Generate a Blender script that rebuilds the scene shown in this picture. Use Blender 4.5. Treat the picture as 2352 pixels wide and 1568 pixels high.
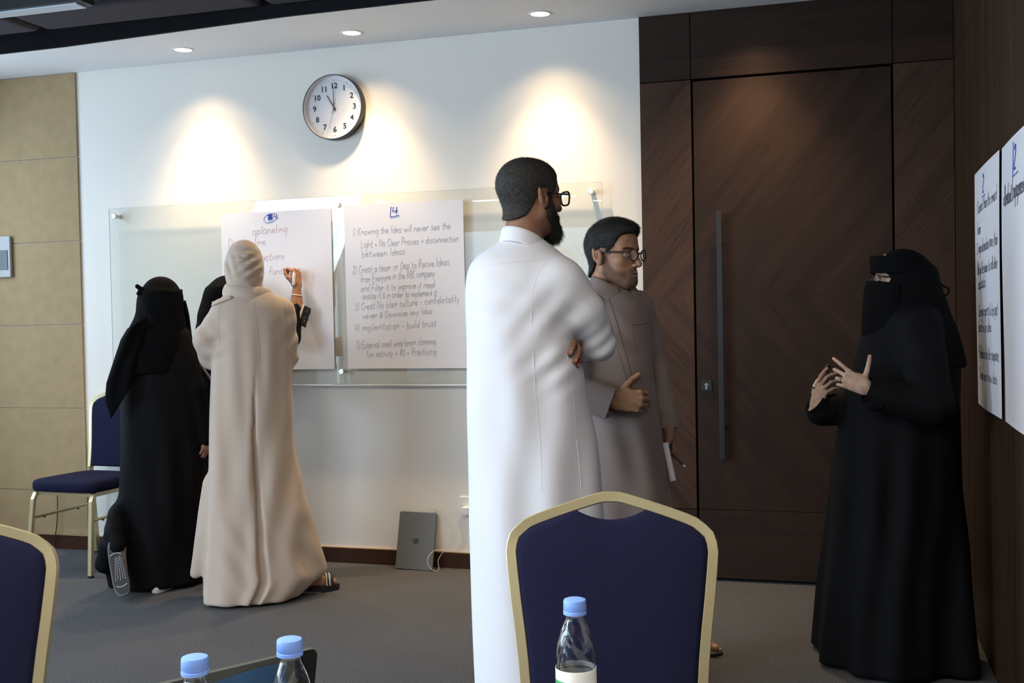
import bpy, bmesh, math, random
import numpy as np
from mathutils import Vector, Matrix, Euler
for o in list(bpy.data.objects): bpy.data.objects.remove(o)
S = bpy.context.scene
COL = S.collection
rnd = random.Random(7)
# ------------------------------------------------------------------ camera, world, light, exposure
YAW, PITCH, ROLL, FPX, CAMY, CAMZ = .290106, -.024082, -.019711, 2524.05, -5.5756, 1.36
def cam_axes():
    r = Vector((math.cos(YAW), math.sin(YAW), 0)); f = Vector((-math.sin(YAW), math.cos(YAW), 0)); u = Vector((0, 0, 1))
    f, u = f*math.cos(PITCH)+u*math.sin(PITCH), u*math.cos(PITCH)-f*math.sin(PITCH)
    r, u = r*math.cos(ROLL)+u*math.sin(ROLL), u*math.cos(ROLL)-r*math.sin(ROLL)
    return r, u, f
_r, _u, _f = cam_axes()
cd = bpy.data.cameras.new('camera'); cam = bpy.data.objects.new('camera', cd); COL.objects.link(cam)
cd.sensor_width = 36; cd.lens = FPX/2352*36; cd.clip_start = .02
M = Matrix((_r, _u, -_f)).transposed().to_4x4(); M.translation = (0, CAMY, CAMZ); cam.matrix_world = M
S.camera = cam
cd.dof.use_dof = False
S.view_settings.view_transform = 'Standard'; S.view_settings.look = 'None'; S.view_settings.gamma = 1
S.view_settings.use_curve_mapping = False
S.view_settings.exposure = .25
SPOT = 18; BEAM = 78; FILL_POWER = 56
W = bpy.data.worlds.new('world'); S.world = W; W.use_nodes = True
bg = W.node_tree.nodes['Background']; bg.inputs[0].default_value = (.62, .78, 1, 1); bg.inputs[1].default_value = 1.0
def area(name, loc, rot, sx, sy, power, col, spread=math.pi):
    l = bpy.data.lights.new(name, 'AREA'); l.shape = 'RECTANGLE'; l.size = sx; l.size_y = sy; l.energy = power; l.color = col; l.spread = spread
    o = bpy.data.objects.new(name, l); COL.objects.link(o); o.location = loc; o.rotation_euler = rot; return o
# daylight through two window groups of the left wall and an added third (outside the glass, facing into the room)
for y_, w_, e_ in ((-1.0, 1.25, 42), (-4.72, 2.15, 205), (-7.48, 2.65, 110)):   # sky light comes in slightly downwards
    area('daylight', (-5.50, y_, 1.75), (0, math.radians(-66), 0), 2.1, w_, e_, (.63, .81, 1))

# ------------------------------------------------------------------ helpers
def link(o, parent=None):
    COL.objects.link(o)
    if parent is not None: o.parent = parent
    return o
def tag(o, label=None, cat=None, group=None, kind=None):
    if label: o['label'] = label
    if cat: o['category'] = cat
    if group: o['group'] = group
    if kind: o['kind'] = kind
    return o
def empty(name, loc=(0, 0, 0), rz=0, label=None, cat=None, group=None, kind=None):
    o = bpy.data.objects.new(name, None); link(o); o.location = loc; o.rotation_euler = (0, 0, rz); o.empty_display_size = .1
    return tag(o, label, cat, group, kind)
def mesh(name, V, F, mat, parent=None, smooth=True, cols=None):
    me = bpy.data.meshes.new(name)
    if isinstance(F, np.ndarray):
        V = np.asarray(V, np.float32); n = F.shape[1]
        me.vertices.add(len(V)); me.vertices.foreach_set('co', V.ravel())
        me.loops.add(F.size); me.loops.foreach_set('vertex_index', F.astype(np.int32).ravel())
        me.polygons.add(len(F)); me.polygons.foreach_set('loop_start', np.arange(0, F.size, n, dtype=np.int32))
        me.polygons.foreach_set('loop_total', np.full(len(F), n, np.int32))
        me.update(calc_edges=True)
    else:
        me.from_pydata([tuple(v) for v in V], [], [tuple(f) for f in F]); me.update()
    me.polygons.foreach_set('use_smooth', np.full(len(me.polygons), smooth))
    if cols is not None:
        at = me.color_attributes.new('tint', 'FLOAT_COLOR', 'POINT'); at.data.foreach_set('color', np.asarray(cols, np.float32).ravel())
    if mat is not None:
        for m in (mat if isinstance(mat, (list, tuple)) else [mat]): me.materials.append(m)
    o = bpy.data.objects.new(name, me); return link(o, parent)
class MB:
    """collects simple shapes into one mesh"""
    def __init__(s): s.v = []; s.f = []; s.m = []
    def add(s, V, F, mi=0):
        k = len(s.v); s.v += [tuple(v) for v in V]; s.f += [tuple(i+k for i in f) for f in F]; s.m += [mi]*len(F); return s
    def box(s, c, d, rot=None, mi=0, bev=0):
        x, y, z = d[0]/2, d[1]/2, d[2]/2; bm = bmesh.new(); bmesh.ops.create_cube(bm, size=1)
        for v in bm.verts: v.co = Vector((v.co.x*d[0], v.co.y*d[1], v.co.z*d[2]))
        if bev: bmesh.ops.bevel(bm, geom=bm.edges[:], offset=bev, segments=3, affect='EDGES', profile=.5)
        R = rot.to_matrix() if isinstance(rot, Euler) else (rot or Matrix.Identity(3))
        bm.verts.index_update(); s.add([R @ v.co + Vector(c) for v in bm.verts], [[v.index for v in f.verts] for f in bm.faces], mi); bm.free(); return s
    def tube(s, pts, r, n=8, mi=0, closed=False, caps=True, flat=1.0):
        P = [Vector(p) for p in pts]; N = len(P); rr = r if isinstance(r, (list, tuple, np.ndarray)) else [r]*N
        rings = []; up = None
        for i in range(N):
            t = (P[(i+1) % N]-P[i-1]) if (closed or 0 < i < N-1) else (P[1]-P[0] if i == 0 else P[-1]-P[-2])
            t.normalize()
            if up is None:
                up = Vector((0, 0, 1)) if abs(t.z) < .9 else Vector((1, 0, 0))
            a = up - t*up.dot(t); a.normalize(); b = t.cross(a); up = a
            rings.append([P[i]+(a*math.cos(q)+b*flat*math.sin(q))*rr[i] for q in [2*math.pi*j/n for j in range(n)]])
        V = [v for rg in rings for v in rg]; F = []
        for i in range(N if closed else N-1):
            k = (i+1) % N
            for j in range(n): F.append((i*n+j, i*n+(j+1) % n, k*n+(j+1) % n, k*n+j))
        if caps and not closed: F += [tuple(range(n))[::-1], tuple(range((N-1)*n, N*n))]
        return s.add(V, F, mi)
    def lathe(s, prof, c=(0, 0, 0), n=32, mi=0, R=None):
        V = []; F = []; m = len(prof)
        for j in range(n):
            q = 2*math.pi*j/n
            for r, z in prof:
                p = Vector((r*math.cos(q), r*math.sin(q), z)); V.append((R @ p if R else p)+Vector(c))
        for j in range(n):
            k = (j+1) % n
            for i in range(m-1): F.append((j*m+i, k*m+i, k*m+i+1, j*m+i+1))
        return s.add(V, F, mi)
    def prism(s, poly, d0, d1, fn, mi=0):
        """poly 2D outline, extruded d0..d1, fn(x, y, d) -> point"""
        n = len(poly); V = [fn(x, y, d0) for x, y in poly]+[fn(x, y, d1) for x, y in poly]
        F = [tuple(range(n))[::-1], tuple(range(n, 2*n))]+[(i, (i+1) % n, n+(i+1) % n, n+i) for i in range(n)]
        return s.add(V, F, mi)
    def build(s, name, mat, parent=None, smooth=False, angle=None):
        o = mesh(name, s.v, s.f, mat, parent, smooth)
        o.data.polygons.foreach_set('material_index', s.m)
        bm = bmesh.new(); bm.from_mesh(o.data); bmesh.ops.recalc_face_normals(bm, faces=bm.faces); bm.to_mesh(o.data); bm.free()
        if angle: o.data.set_sharp_from_angle(angle=math.radians(angle))
        return o
def smooth_path(P, k=6, closed=False):
    P = [np.array(p, float) for p in P]; out = []; n = len(P)
    for i in range(n if closed else n-1):
        g = lambda j: P[j % n] if closed else P[min(max(j, 0), n-1)]
        a, b, c, d = g(i-1), g(i), g(i+1), g(i+2)
        for t in np.linspace(0, 1, k, endpoint=False):
            out.append(.5*((2*b)+(c-a)*t+(2*a-5*b+4*c-d)*t*t+(3*b-a-3*c+d)*t**3))
    if not closed: out.append(P[-1])
    return [tuple(p) for p in out]
# ------------------------------------------------------------------ materials
def srgb(r, g, b): return tuple(((c/255)/12.92 if c/255 < .04045 else ((c/255+.055)/1.055)**2.4) for c in (r, g, b))+(1,)
def newmat(name):
    m = bpy.data.materials.new(name); m.use_nodes = True; nt = m.node_tree
    return m, nt, nt.nodes['Principled BSDF']
def mat(name, col, rough=.5, metal=0, spec=.5, noise=0, scale=20, bump=0, bscale=200, sheen=0, coord='Object', stretch=(1, 1, 1), emit=None, alpha=None):
    m, nt, p = newmat(name); N = nt.nodes.new; L = nt.links.new
    c = col if len(col) == 4 else tuple(col)+(1,)
    p.inputs['Base Color'].default_value = c; p.inputs['Roughness'].default_value = rough; p.inputs['Metallic'].default_value = metal
    p.inputs['Specular IOR Level'].default_value = spec
    if sheen: p.inputs['Sheen Weight'].default_value = sheen; p.inputs['Sheen Roughness'].default_value = .5
    if emit: p.inputs['Emission Color'].default_value = tuple(emit[:3])+(1,); p.inputs['Emission Strength'].default_value = emit[3]
    if noise or bump:
        tc = N('ShaderNodeTexCoord'); mp = N('ShaderNodeMapping'); L(tc.outputs[coord], mp.inputs[0]); mp.inputs['Scale'].default_value = stretch
    if noise:
        nz = N('ShaderNodeTexNoise'); nz.inputs['Scale'].default_value = scale; nz.inputs['Detail'].default_value = 6; L(mp.outputs[0], nz.inputs[0])
        mx = N('ShaderNodeMix'); mx.data_type = 'RGBA'; L(nz.outputs[0], mx.inputs[0])
        mx.inputs[6].default_value = tuple(x*(1-noise) for x in c[:3])+(1,); mx.inputs[7].default_value = tuple(min(1, x*(1+noise)) for x in c[:3])+(1,)
        L(mx.outputs[2], p.inputs['Base Color'])
    if bump:
        n2 = N('ShaderNodeTexNoise'); n2.inputs['Scale'].default_value = bscale; n2.inputs['Detail'].default_value = 3; L(mp.outputs[0], n2.inputs[0])
        b = N('ShaderNodeBump'); b.inputs['Strength'].default_value = bump; b.inputs['Distance'].default_value = .002; L(n2.outputs[0], b.inputs['Height']); L(b.outputs[0], p.inputs['Normal'])
    return m
def wood(name, dark, light, mode, WAVE=.07):
    """walnut veneer. mode 'h' horizontal grain, 'v' vertical grain, 'd' diagonal grain mirrored at z=1.43"""
    m, nt, p = newmat(name); N = nt.nodes.new; L = nt.links.new
    tc = N('ShaderNodeTexCoord'); sp = N('ShaderNodeSeparateXYZ'); L(tc.outputs['Object'], sp.inputs[0])
    def math_(op, a, b=None):
        n = N('ShaderNodeMath'); n.operation = op
        for i, q in enumerate((a, b)):
            if q is None: continue
            if isinstance(q, (int, float)): n.inputs[i].default_value = q
            else: L(q, n.inputs[i])
        return n.outputs[0]
    x, y, z = sp.outputs
    h = math_('ADD', x, y)
    if mode == 'd':
        zz = math_('ABSOLUTE', math_('SUBTRACT', z, 1.43))
        along = math_('ADD', math_('MULTIPLY', h, .62), math_('MULTIPLY', zz, .78)); across = math_('SUBTRACT', math_('MULTIPLY', h, .78), math_('MULTIPLY', zz, .62))
    elif mode == 'h': along, across = h, z
    else: along, across = z, h
    cb = N('ShaderNodeCombineXYZ'); L(math_('MULTIPLY', along, .35), cb.inputs[0]); L(math_('MULTIPLY', across, 6), cb.inputs[1])
    n1 = N('ShaderNodeTexNoise'); n1.inputs['Scale'].default_value = 1.6; n1.inputs['Detail'].default_value = 4; n1.inputs['Distortion'].default_value = .6; L(cb.outputs[0], n1.inputs[0])
    # cathedral grain lines from a distorted band wave
    cw = N('ShaderNodeCombineXYZ'); L(math_('MULTIPLY', along, .22), cw.inputs[0]); L(across, cw.inputs[1])
    wv = N('ShaderNodeTexWave'); wv.bands_direction = 'Y'; wv.wave_profile = 'SAW'; wv.inputs['Scale'].default_value = 24; wv.inputs['Distortion'].default_value = 9; wv.inputs['Detail'].default_value = 3
    wv.inputs['Detail Scale'].default_value = .9; L(cw.outputs[0], wv.inputs[0])
    cf = N('ShaderNodeCombineXYZ'); L(math_('MULTIPLY', along, 5), cf.inputs[0]); L(math_('MULTIPLY', across, 260), cf.inputs[1])
    n2 = N('ShaderNodeTexNoise'); n2.inputs['Scale'].default_value = 1; n2.inputs['Detail'].default_value = 2; L(cf.outputs[0], n2.inputs[0])
    f = math_('ADD', math_('MULTIPLY', n1.outputs[0], .55), math_('ADD', math_('MULTIPLY', wv.outputs['Fac'], WAVE), math_('MULTIPLY', n2.outputs[0], .38)))
    cr = N('ShaderNodeValToRGB'); cr.color_ramp.elements[0].position = .3; cr.color_ramp.elements[0].color = dark; cr.color_ramp.elements[1].position = .85; cr.color_ramp.elements[1].color = light
    L(f, cr.inputs[0]); L(cr.outputs[0], p.inputs['Base Color'])
    p.inputs['Roughness'].default_value = .48; p.inputs['Specular IOR Level'].default_value = .16
    b = N('ShaderNodeBump'); b.inputs['Strength'].default_value = .25; b.inputs['Distance'].default_value = .0015; L(n2.outputs[0], b.inputs['Height']); L(b.outputs[0], p.inputs['Normal'])
    return m
def glassmat(name, tint=(.93, .965, .945), ior=1.45, rough=0):
    m = bpy.data.materials.new(name); m.use_nodes = True; nt = m.node_tree; nt.nodes.clear(); N = nt.nodes.new; L = nt.links.new
    out = N('ShaderNodeOutputMaterial'); mx = N('ShaderNodeMixShader'); tr = N('ShaderNodeBsdfTransparent'); gl = N('ShaderNodeBsdfGlossy'); fr = N('ShaderNodeFresnel')
    tr.inputs[0].default_value = tuple(tint)+(1,); gl.inputs['Roughness'].default_value = rough
    ge = N('ShaderNodeNewGeometry'); mr = N('ShaderNodeMapRange'); mr.inputs['To Min'].default_value = ior; mr.inputs['To Max'].default_value = 1/ior   # same reflectance on both faces of the sheet
    L(ge.outputs['Backfacing'], mr.inputs['Value']); L(mr.outputs[0], fr.inputs[0])
    L(fr.outputs[0], mx.inputs[0]); L(tr.outputs[0], mx.inputs[1]); L(gl.outputs[0], mx.inputs[2]); L(mx.outputs[0], out.inputs[0]); return m
WALL = mat('white_paint', (.84, .80, .735), .7, spec=.25, bump=.06, bscale=350)
CEIL = mat('ceiling_paint', (.80, .80, .80), .8, spec=.2)
DARKC = mat('dark_ceiling', (.012, .013, .015), .9, spec=.1)
PAD = mat('charcoal_felt', (.065, .058, .066), .95, spec=.1, noise=.2, scale=150, bump=.3, bscale=500)
CORK = mat('tan_felt', (.39, .285, .160), .95, spec=.1, noise=.16, scale=14, bump=.35, bscale=420)
WD = wood('walnut_diagonal', (.016, .0085, .006, 1), (.060, .033, .022, 1), 'd')
WDS = wood('walnut_diagonal_bold', (.014, .0075, .006, 1), (.100, .052, .032, 1), 'd', .26)
WH = wood('walnut_horizontal', (.016, .0085, .006, 1), (.056, .031, .021, 1), 'h')
WV = wood('walnut_vertical', (.017, .009, .0055, 1), (.074, .040, .020, 1), 'v')
BASE = wood('baseboard_wood', (.030, .012, .007, 1), (.075, .032, .018, 1), 'h')
BLACKM = mat('black_metal', (.012, .012, .014), .45, spec=.5)
GAP = mat('black_gap', (.004, .004, .004), .9, spec=0)
STEEL = mat('brushed_steel', (.62, .62, .60), .3, metal=1)
WHITEP = mat('white_plastic', (.80, .79, .76), .4)
def carpet():
    m, nt, p = newmat('grey_carpet'); N = nt.nodes.new; L = nt.links.new
    tc = N('ShaderNodeTexCoord')
    a = N('ShaderNodeTexNoise'); a.inputs['Scale'].default_value = 210; a.inputs['Detail'].default_value = 5; a.inputs['Roughness'].default_value = .75; L(tc.outputs['Object'], a.inputs[0])
    b = N('ShaderNodeTexNoise'); b.inputs['Scale'].default_value = 1.4; b.inputs['Detail'].default_value = 3; L(tc.outputs['Object'], b.inputs[0])
    cr = N('ShaderNodeValToRGB'); e = cr.color_ramp.elements; e[0].position = .36; e[0].color = (.030, .031, .036, 1); e[1].position = .66; e[1].color = (.205, .205, .215, 1)
    L(a.outputs[0], cr.inputs[0])
    mx = N('ShaderNodeMix'); mx.data_type = 'RGBA'; mx.blend_type = 'MULTIPLY'; mx.inputs[0].default_value = .25; L(cr.outputs[0], mx.inputs[6]); L(b.outputs[0], mx.inputs[7])
    L(mx.outputs[2], p.inputs['Base Color']); p.inputs['Roughness'].default_value = 1; p.inputs['Specular IOR Level'].default_value = .03
    bp = N('ShaderNodeBump'); bp.inputs['Strength'].default_value = .25; bp.inputs['Distance'].default_value = .003; L(a.outputs[0], bp.inputs['Height']); L(bp.outputs[0], p.inputs['Normal'])
    return m
# ------------------------------------------------------------------ room shell
XR = .527; XL = -5.3; YB = -9.0; ZC = 2.854; ZT = 3.12
o = MB().box(((XL+XR)/2, YB/2, -.05), (XR-XL+.4, -YB+.4, .1)).build('floor', carpet()); tag(o, kind='structure')
wf = empty('wall_front', kind='structure')
MB().box(((XL-.96)/2, .05, ZT/2), (-.96-XL, .1, ZT)).build('plaster', WALL, wf)
MB().box(((XR+.1-.96)/2, .09, ZT/2), (XR+.1+.96, .1, ZT)).build('plaster', GAP, wf)
# tan felt boards left of the white plaster, half a metre high each
zs = [(-.0, .352), (.352, .852), (.852, 1.354), (1.354, 1.854), (1.854, 2.354), (2.354, 2.852)]
for x0, x1 in ((-5.3, -4.34),):
    for z0, z1 in zs:
        z0 = max(z0, .085)
        MB().box(((x0+x1)/2, -.006, (z0+z1)/2), (x1-x0-.003, .012, z1-z0-.004), bev=.0015).build('felt_board', CORK, wf)
# walnut panels round the door
G = .004
def wpanel(x0, x1, z0, z1, m): return MB().box(((x0+x1)/2, .012, (z0+z1)/2), (x1-x0-G, .052, z1-z0-G), bev=.0015).build('wood_panel', m, wf)
wpanel(-.96, -.70, 2.52, ZT, WH); wpanel(-.70, .256, 2.52, ZT, WH); wpanel(.256, XR, 2.52, ZT, WH)
wpanel(-.96, -.70, .36, 2.52, WDS); wpanel(.256, XR, .36, 2.52, WDS); wpanel(-.96, -.70, .0, .36, WH); wpanel(.256, XR, .0, .36, WH)
door = empty('door_1', (0, 0, 0), kind='structure')
MB().box((-.222, .014, 1.436), (.940, .046, 2.148), bev=.002).build('door_leaf', WD, door)
MB().box((-.222, .014, .188), (.940, .046, .344), bev=.002).build('kick_panel', WH, door)
hd = MB().box((-.566, -.052, 1.235), (.026, .014, 1.235), bev=.002).build('pull_handle', BLACKM, door)
for z in (.78, 1.69): MB().box((-.566, -.027, z), (.016, .05, .016)).build('mount', BLACKM, hd)
lk = MB().box((-.645, -.0115, .984), (.052, .007, .052), bev=.001).build('lock_plate', BLACKM, door)
b = MB(); b.lathe([(0, 0), (.0085, 0), (.0085, .004), (0, .004)], (-.645, -.0145, .990), 20, R=Matrix.Rotation(math.pi/2, 3, 'X'))
b.box((-.645, -.0165, .978), (.009, .004, .022), bev=.002); b.build('lock_cylinder', STEEL, lk)
MB().box((-.643, -.0195, .991), (.0015, .002, .007)).build('keyway', GAP, lk)
# right wall, walnut
wr = empty('wall_right', kind='structure')
MB().box((XR+.075, YB/2, ZT/2), (.1, -YB+.06, ZT)).build('backing', GAP, wr)
for y0, y1 in ((-1.25, .036), (-2.5, -1.25), (-3.75, -2.5), (-5.0, -3.75), (-6.25, -5.0), (-7.5, -6.25), (-9, -7.5)):
    for z0, z1, m in ((0, .36, WV), (.36, 2.52, WV), (2.52, ZT, WV)):
        MB().box((XR+.012, (y0+y1)/2, (z0+z1)/2), (.024, y1-y0-(.0025 if z1 < 2.6 and z0 > .1 else .003), z1-z0-.003), bev=.001).build('wood_panel', m, wr)
# left wall with two window groups and an added third
wl = empty('wall_left', kind='structure')
b = MB()
T = .16
def lw(y0, y1, z0, z1): b.box((XL-T/2, (y0+y1)/2, (z0+z1)/2), (T, y1-y0, z1-z0))
lw(YB, 0.1, 0, .55); lw(YB, .1, 2.66, ZT); lw(-.35, .1, .55, 2.66); lw(-3.0, -1.65, .55, 2.66); lw(-6.1, -5.85, .55, 2.66); lw(YB, -8.85, .55, 2.66)
b.build('plaster', WALL, wl)
FRM = mat('window_frame_grey', (.22, .23, .24), .5)
PANE = glassmat('window_glass', (.97, .98, .98))
for i, (y0, y1) in enumerate(((-1.65, -.35), (-5.85, -3.0), (-8.85, -6.1))):  # last window is added, for more light on the white robe's back
    w = empty('window_%d' % (i+1), (0, 0, 0), kind='structure')
    b = MB(); fx = XL-.08
    ys = ([y0, y1], [y0, -4.7, -3.55, y1], [y0, -7.5, y1])[i]
    if i == 1: w2 = w
    for y in [y0+.03]+ys[1:-1]+[y1-.03]: b.box((fx, y, 1.605), (.06, .05, 2.11))
    b.box((fx, (y0+y1)/2, .58), (.06, y1-y0, .06)); b.box((fx, (y0+y1)/2, 2.63), (.06, y1-y0, .06)); b.build('window_frame', FRM, w)
    for a0, a1 in zip(ys[:-1], ys[1:]):
        MB().box((fx, (a0+a1)/2, 1.605), (.008, a1-a0-.05, 2.0)).build('pane', PANE, w)
BL = mat('spandrel_grey', (.45, .47, .48), .6)
for z0, z1 in ((.61, 1.73), (1.82, 2.12), (2.25, 2.60)): MB().box((XL-.08, -3.29, (z0+z1)/2), (.03, .47, z1-z0)).build('spandrel', BL, w2)
# back wall with a lit projection screen (it shows in the glass board)
wb = MB().box(((XL+XR)/2, YB-.05, ZT/2), (XR-XL+.4, .1, ZT)).build('wall_back', mat('grey_paint', (.42, .41, .40), .8)); tag(wb, kind='structure')
# ceiling: white soffit along the front wall, dark recess with felt pads beyond
cl = empty('ceiling', kind='structure')
yl, yr = -.50, -.66
V = [(XL, .1, ZC), (XR+.1, .1, ZC), (XR+.1, yr-.04, ZC), (-2.6, -.645, ZC), (-4.0, -.53, ZC), (XL, yl, ZC)]
b = MB(); b.prism([(v[0], v[1]) for v in V], ZC, ZC+.02, lambda x, y, d: (x, y, d)); b.build('soffit', CEIL, cl)
b = MB(); E_ = V[2:]
for p, q in zip(E_[:-1], E_[1:]):
    d = (Vector(q)-Vector(p)); n = d.length; b.box(((p[0]+q[0])/2, (p[1]+q[1])/2-.008, (ZC+ZT)/2-.001), (n+.004, .02, ZT-ZC-.002), Euler((0, 0, math.atan2(d.y, d.x))))
b.build('recess_edge', DARKC, cl)
MB().box(((XL+XR)/2, YB/2, ZT+.05), (XR-XL+.4, -YB+.4, .1)).build('slab', DARKC, cl)
def pad(x0, x1, y0, y1, z=2.905, t=.10):
    return MB().box(((x0+x1)/2, (y0+y1)/2, z+t/2), (x1-x0, y1-y0, t), bev=.034).build('felt_pad', PAD, cl)
for r_, (ya, yb) in enumerate(((-.985, -.665), (-1.62, -1.02), (-2.3, -1.72), (-3.0, -2.4), (-3.8, -3.1), (-4.8, -3.95), (-5.9, -5.0))):
    for k in range(-3, 4):
        x0 = -3.985+k*1.315+(0 if r_ % 2 == 0 else .70)
        if x0 > .3 or x0+1.3 < XL: continue
        pad(max(x0, XL+.05), min(x0+1.275, XR-.05), ya, yb)
LENS = mat('fixture_lens', (.62, .68, .74), .35)
fx = empty('linear_light', (0, 0, 0), label='black linear ceiling light with an unlit white lens, top left corner', cat='ceiling light')
b = MB(); a = Vector((-3.62, -1.43)); dr = Vector((.503, .0)).normalized()
b.box((-4.20, -1.462, 2.80), (2.14, .085, .09), bev=.003); b.build('housing', BLACKM, fx)
MB().box((-4.21, -1.462, 2.752), (2.09, .068, .008)).build('lens', LENS, fx)
for x in (-4.9, -3.5): MB().tube([(x, -1.462, 2.845), (x, -1.462, ZT)], .003, 6).build('hanger_wire', STEEL, fx)
ON = mat('lit_lens', (.9, .9, .9), .5, emit=(1, .97, .92, 9))
for k, (x0, x1, y) in enumerate(((-4.25, -2.98, -7.22), (-2.9, -1.4, -7.87), (-3.6, -2.0, -4.75), (-1.5, .1, -4.75))):
    t = empty('linear_light', (0, 0, 0), label=['lit linear ceiling light behind the camera, on the left', 'lit linear ceiling light behind the camera, farther back', 'lit linear ceiling light added over the seats as unseen fill, left', 'lit linear ceiling light added over the seats as unseen fill, right'][k], cat='ceiling light')
    MB().box(((x0+x1)/2, y, 2.80), (x1-x0+.02, .085, .09), bev=.003).build('housing', BLACKM, t); MB().box(((x0+x1)/2, y, 2.752), (x1-x0, .068, .008)).build('lens', ON, t)
    if k > 1:  # the pair over the seats is unseen, added as fill for the figures
        l = area('added_fill_lamp', ((x0+x1)/2, y, 2.745), (0, 0, 0), x1-x0, .066, FILL_POWER, (1, .90, .76)); l.parent = t
    for x in (x0+.2, x1-.2): MB().tube([(x, y, 2.845), (x, y, ZT)], .003, 6).build('hanger_wire', STEEL, t)
# downlights with their warm lamps
LAMP = mat('lamp_disc', (1, .95, .85), .5, emit=(1, .93, .76, 1.5))
for i, x in enumerate((-3.444, -2.433, -1.41, -.39)):
    y = -.255
    t = empty('downlight', (x, y, ZC), label=['round warm downlight in the soffit, leftmost in view', 'round warm downlight in the soffit above the clock', 'round warm downlight in the soffit nearest the wooden door wall', 'round warm downlight in the soffit over the wooden door'][i], cat='ceiling light', group='downlights along the soffit')
    MB().lathe([(.048, .001), (.048, -.0035), (.055, -.004), (.058, 0), (.058, .004)], n=40).build('trim_ring', CEIL, t, True)
    MB().lathe([(0, -.001), (.048, -.001)], n=40).build('lamp_lens', LAMP, t)
    for en, sz, bl in ((SPOT, 114, .9), (BEAM, 80, 1.0)):   # wide spill and the stronger middle of the same lamp
        l = bpy.data.lights.new('downlight_beam', 'SPOT'); l.energy = en; l.color = (1, .73, .43); l.spot_size = math.radians(sz); l.spot_blend = bl; l.shadow_soft_size = .035
        lo = bpy.data.objects.new('downlight_beam', l); link(lo, t); lo.location = (0, 0, -.012)
# baseboard
bb = MB().box(((XL-.962)/2, -.0085, .041), (-.962-XL, .017, .082)).build('baseboard_front', BASE); tag(bb, kind='structure')
tr = MB().box(((XL-.962)/2, -.007, .0845), (-.962-XL, .014, .004)).build('trim_1', mat('trim_tan', (.45, .31, .17), .5)); tag(tr, kind='structure')
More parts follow.
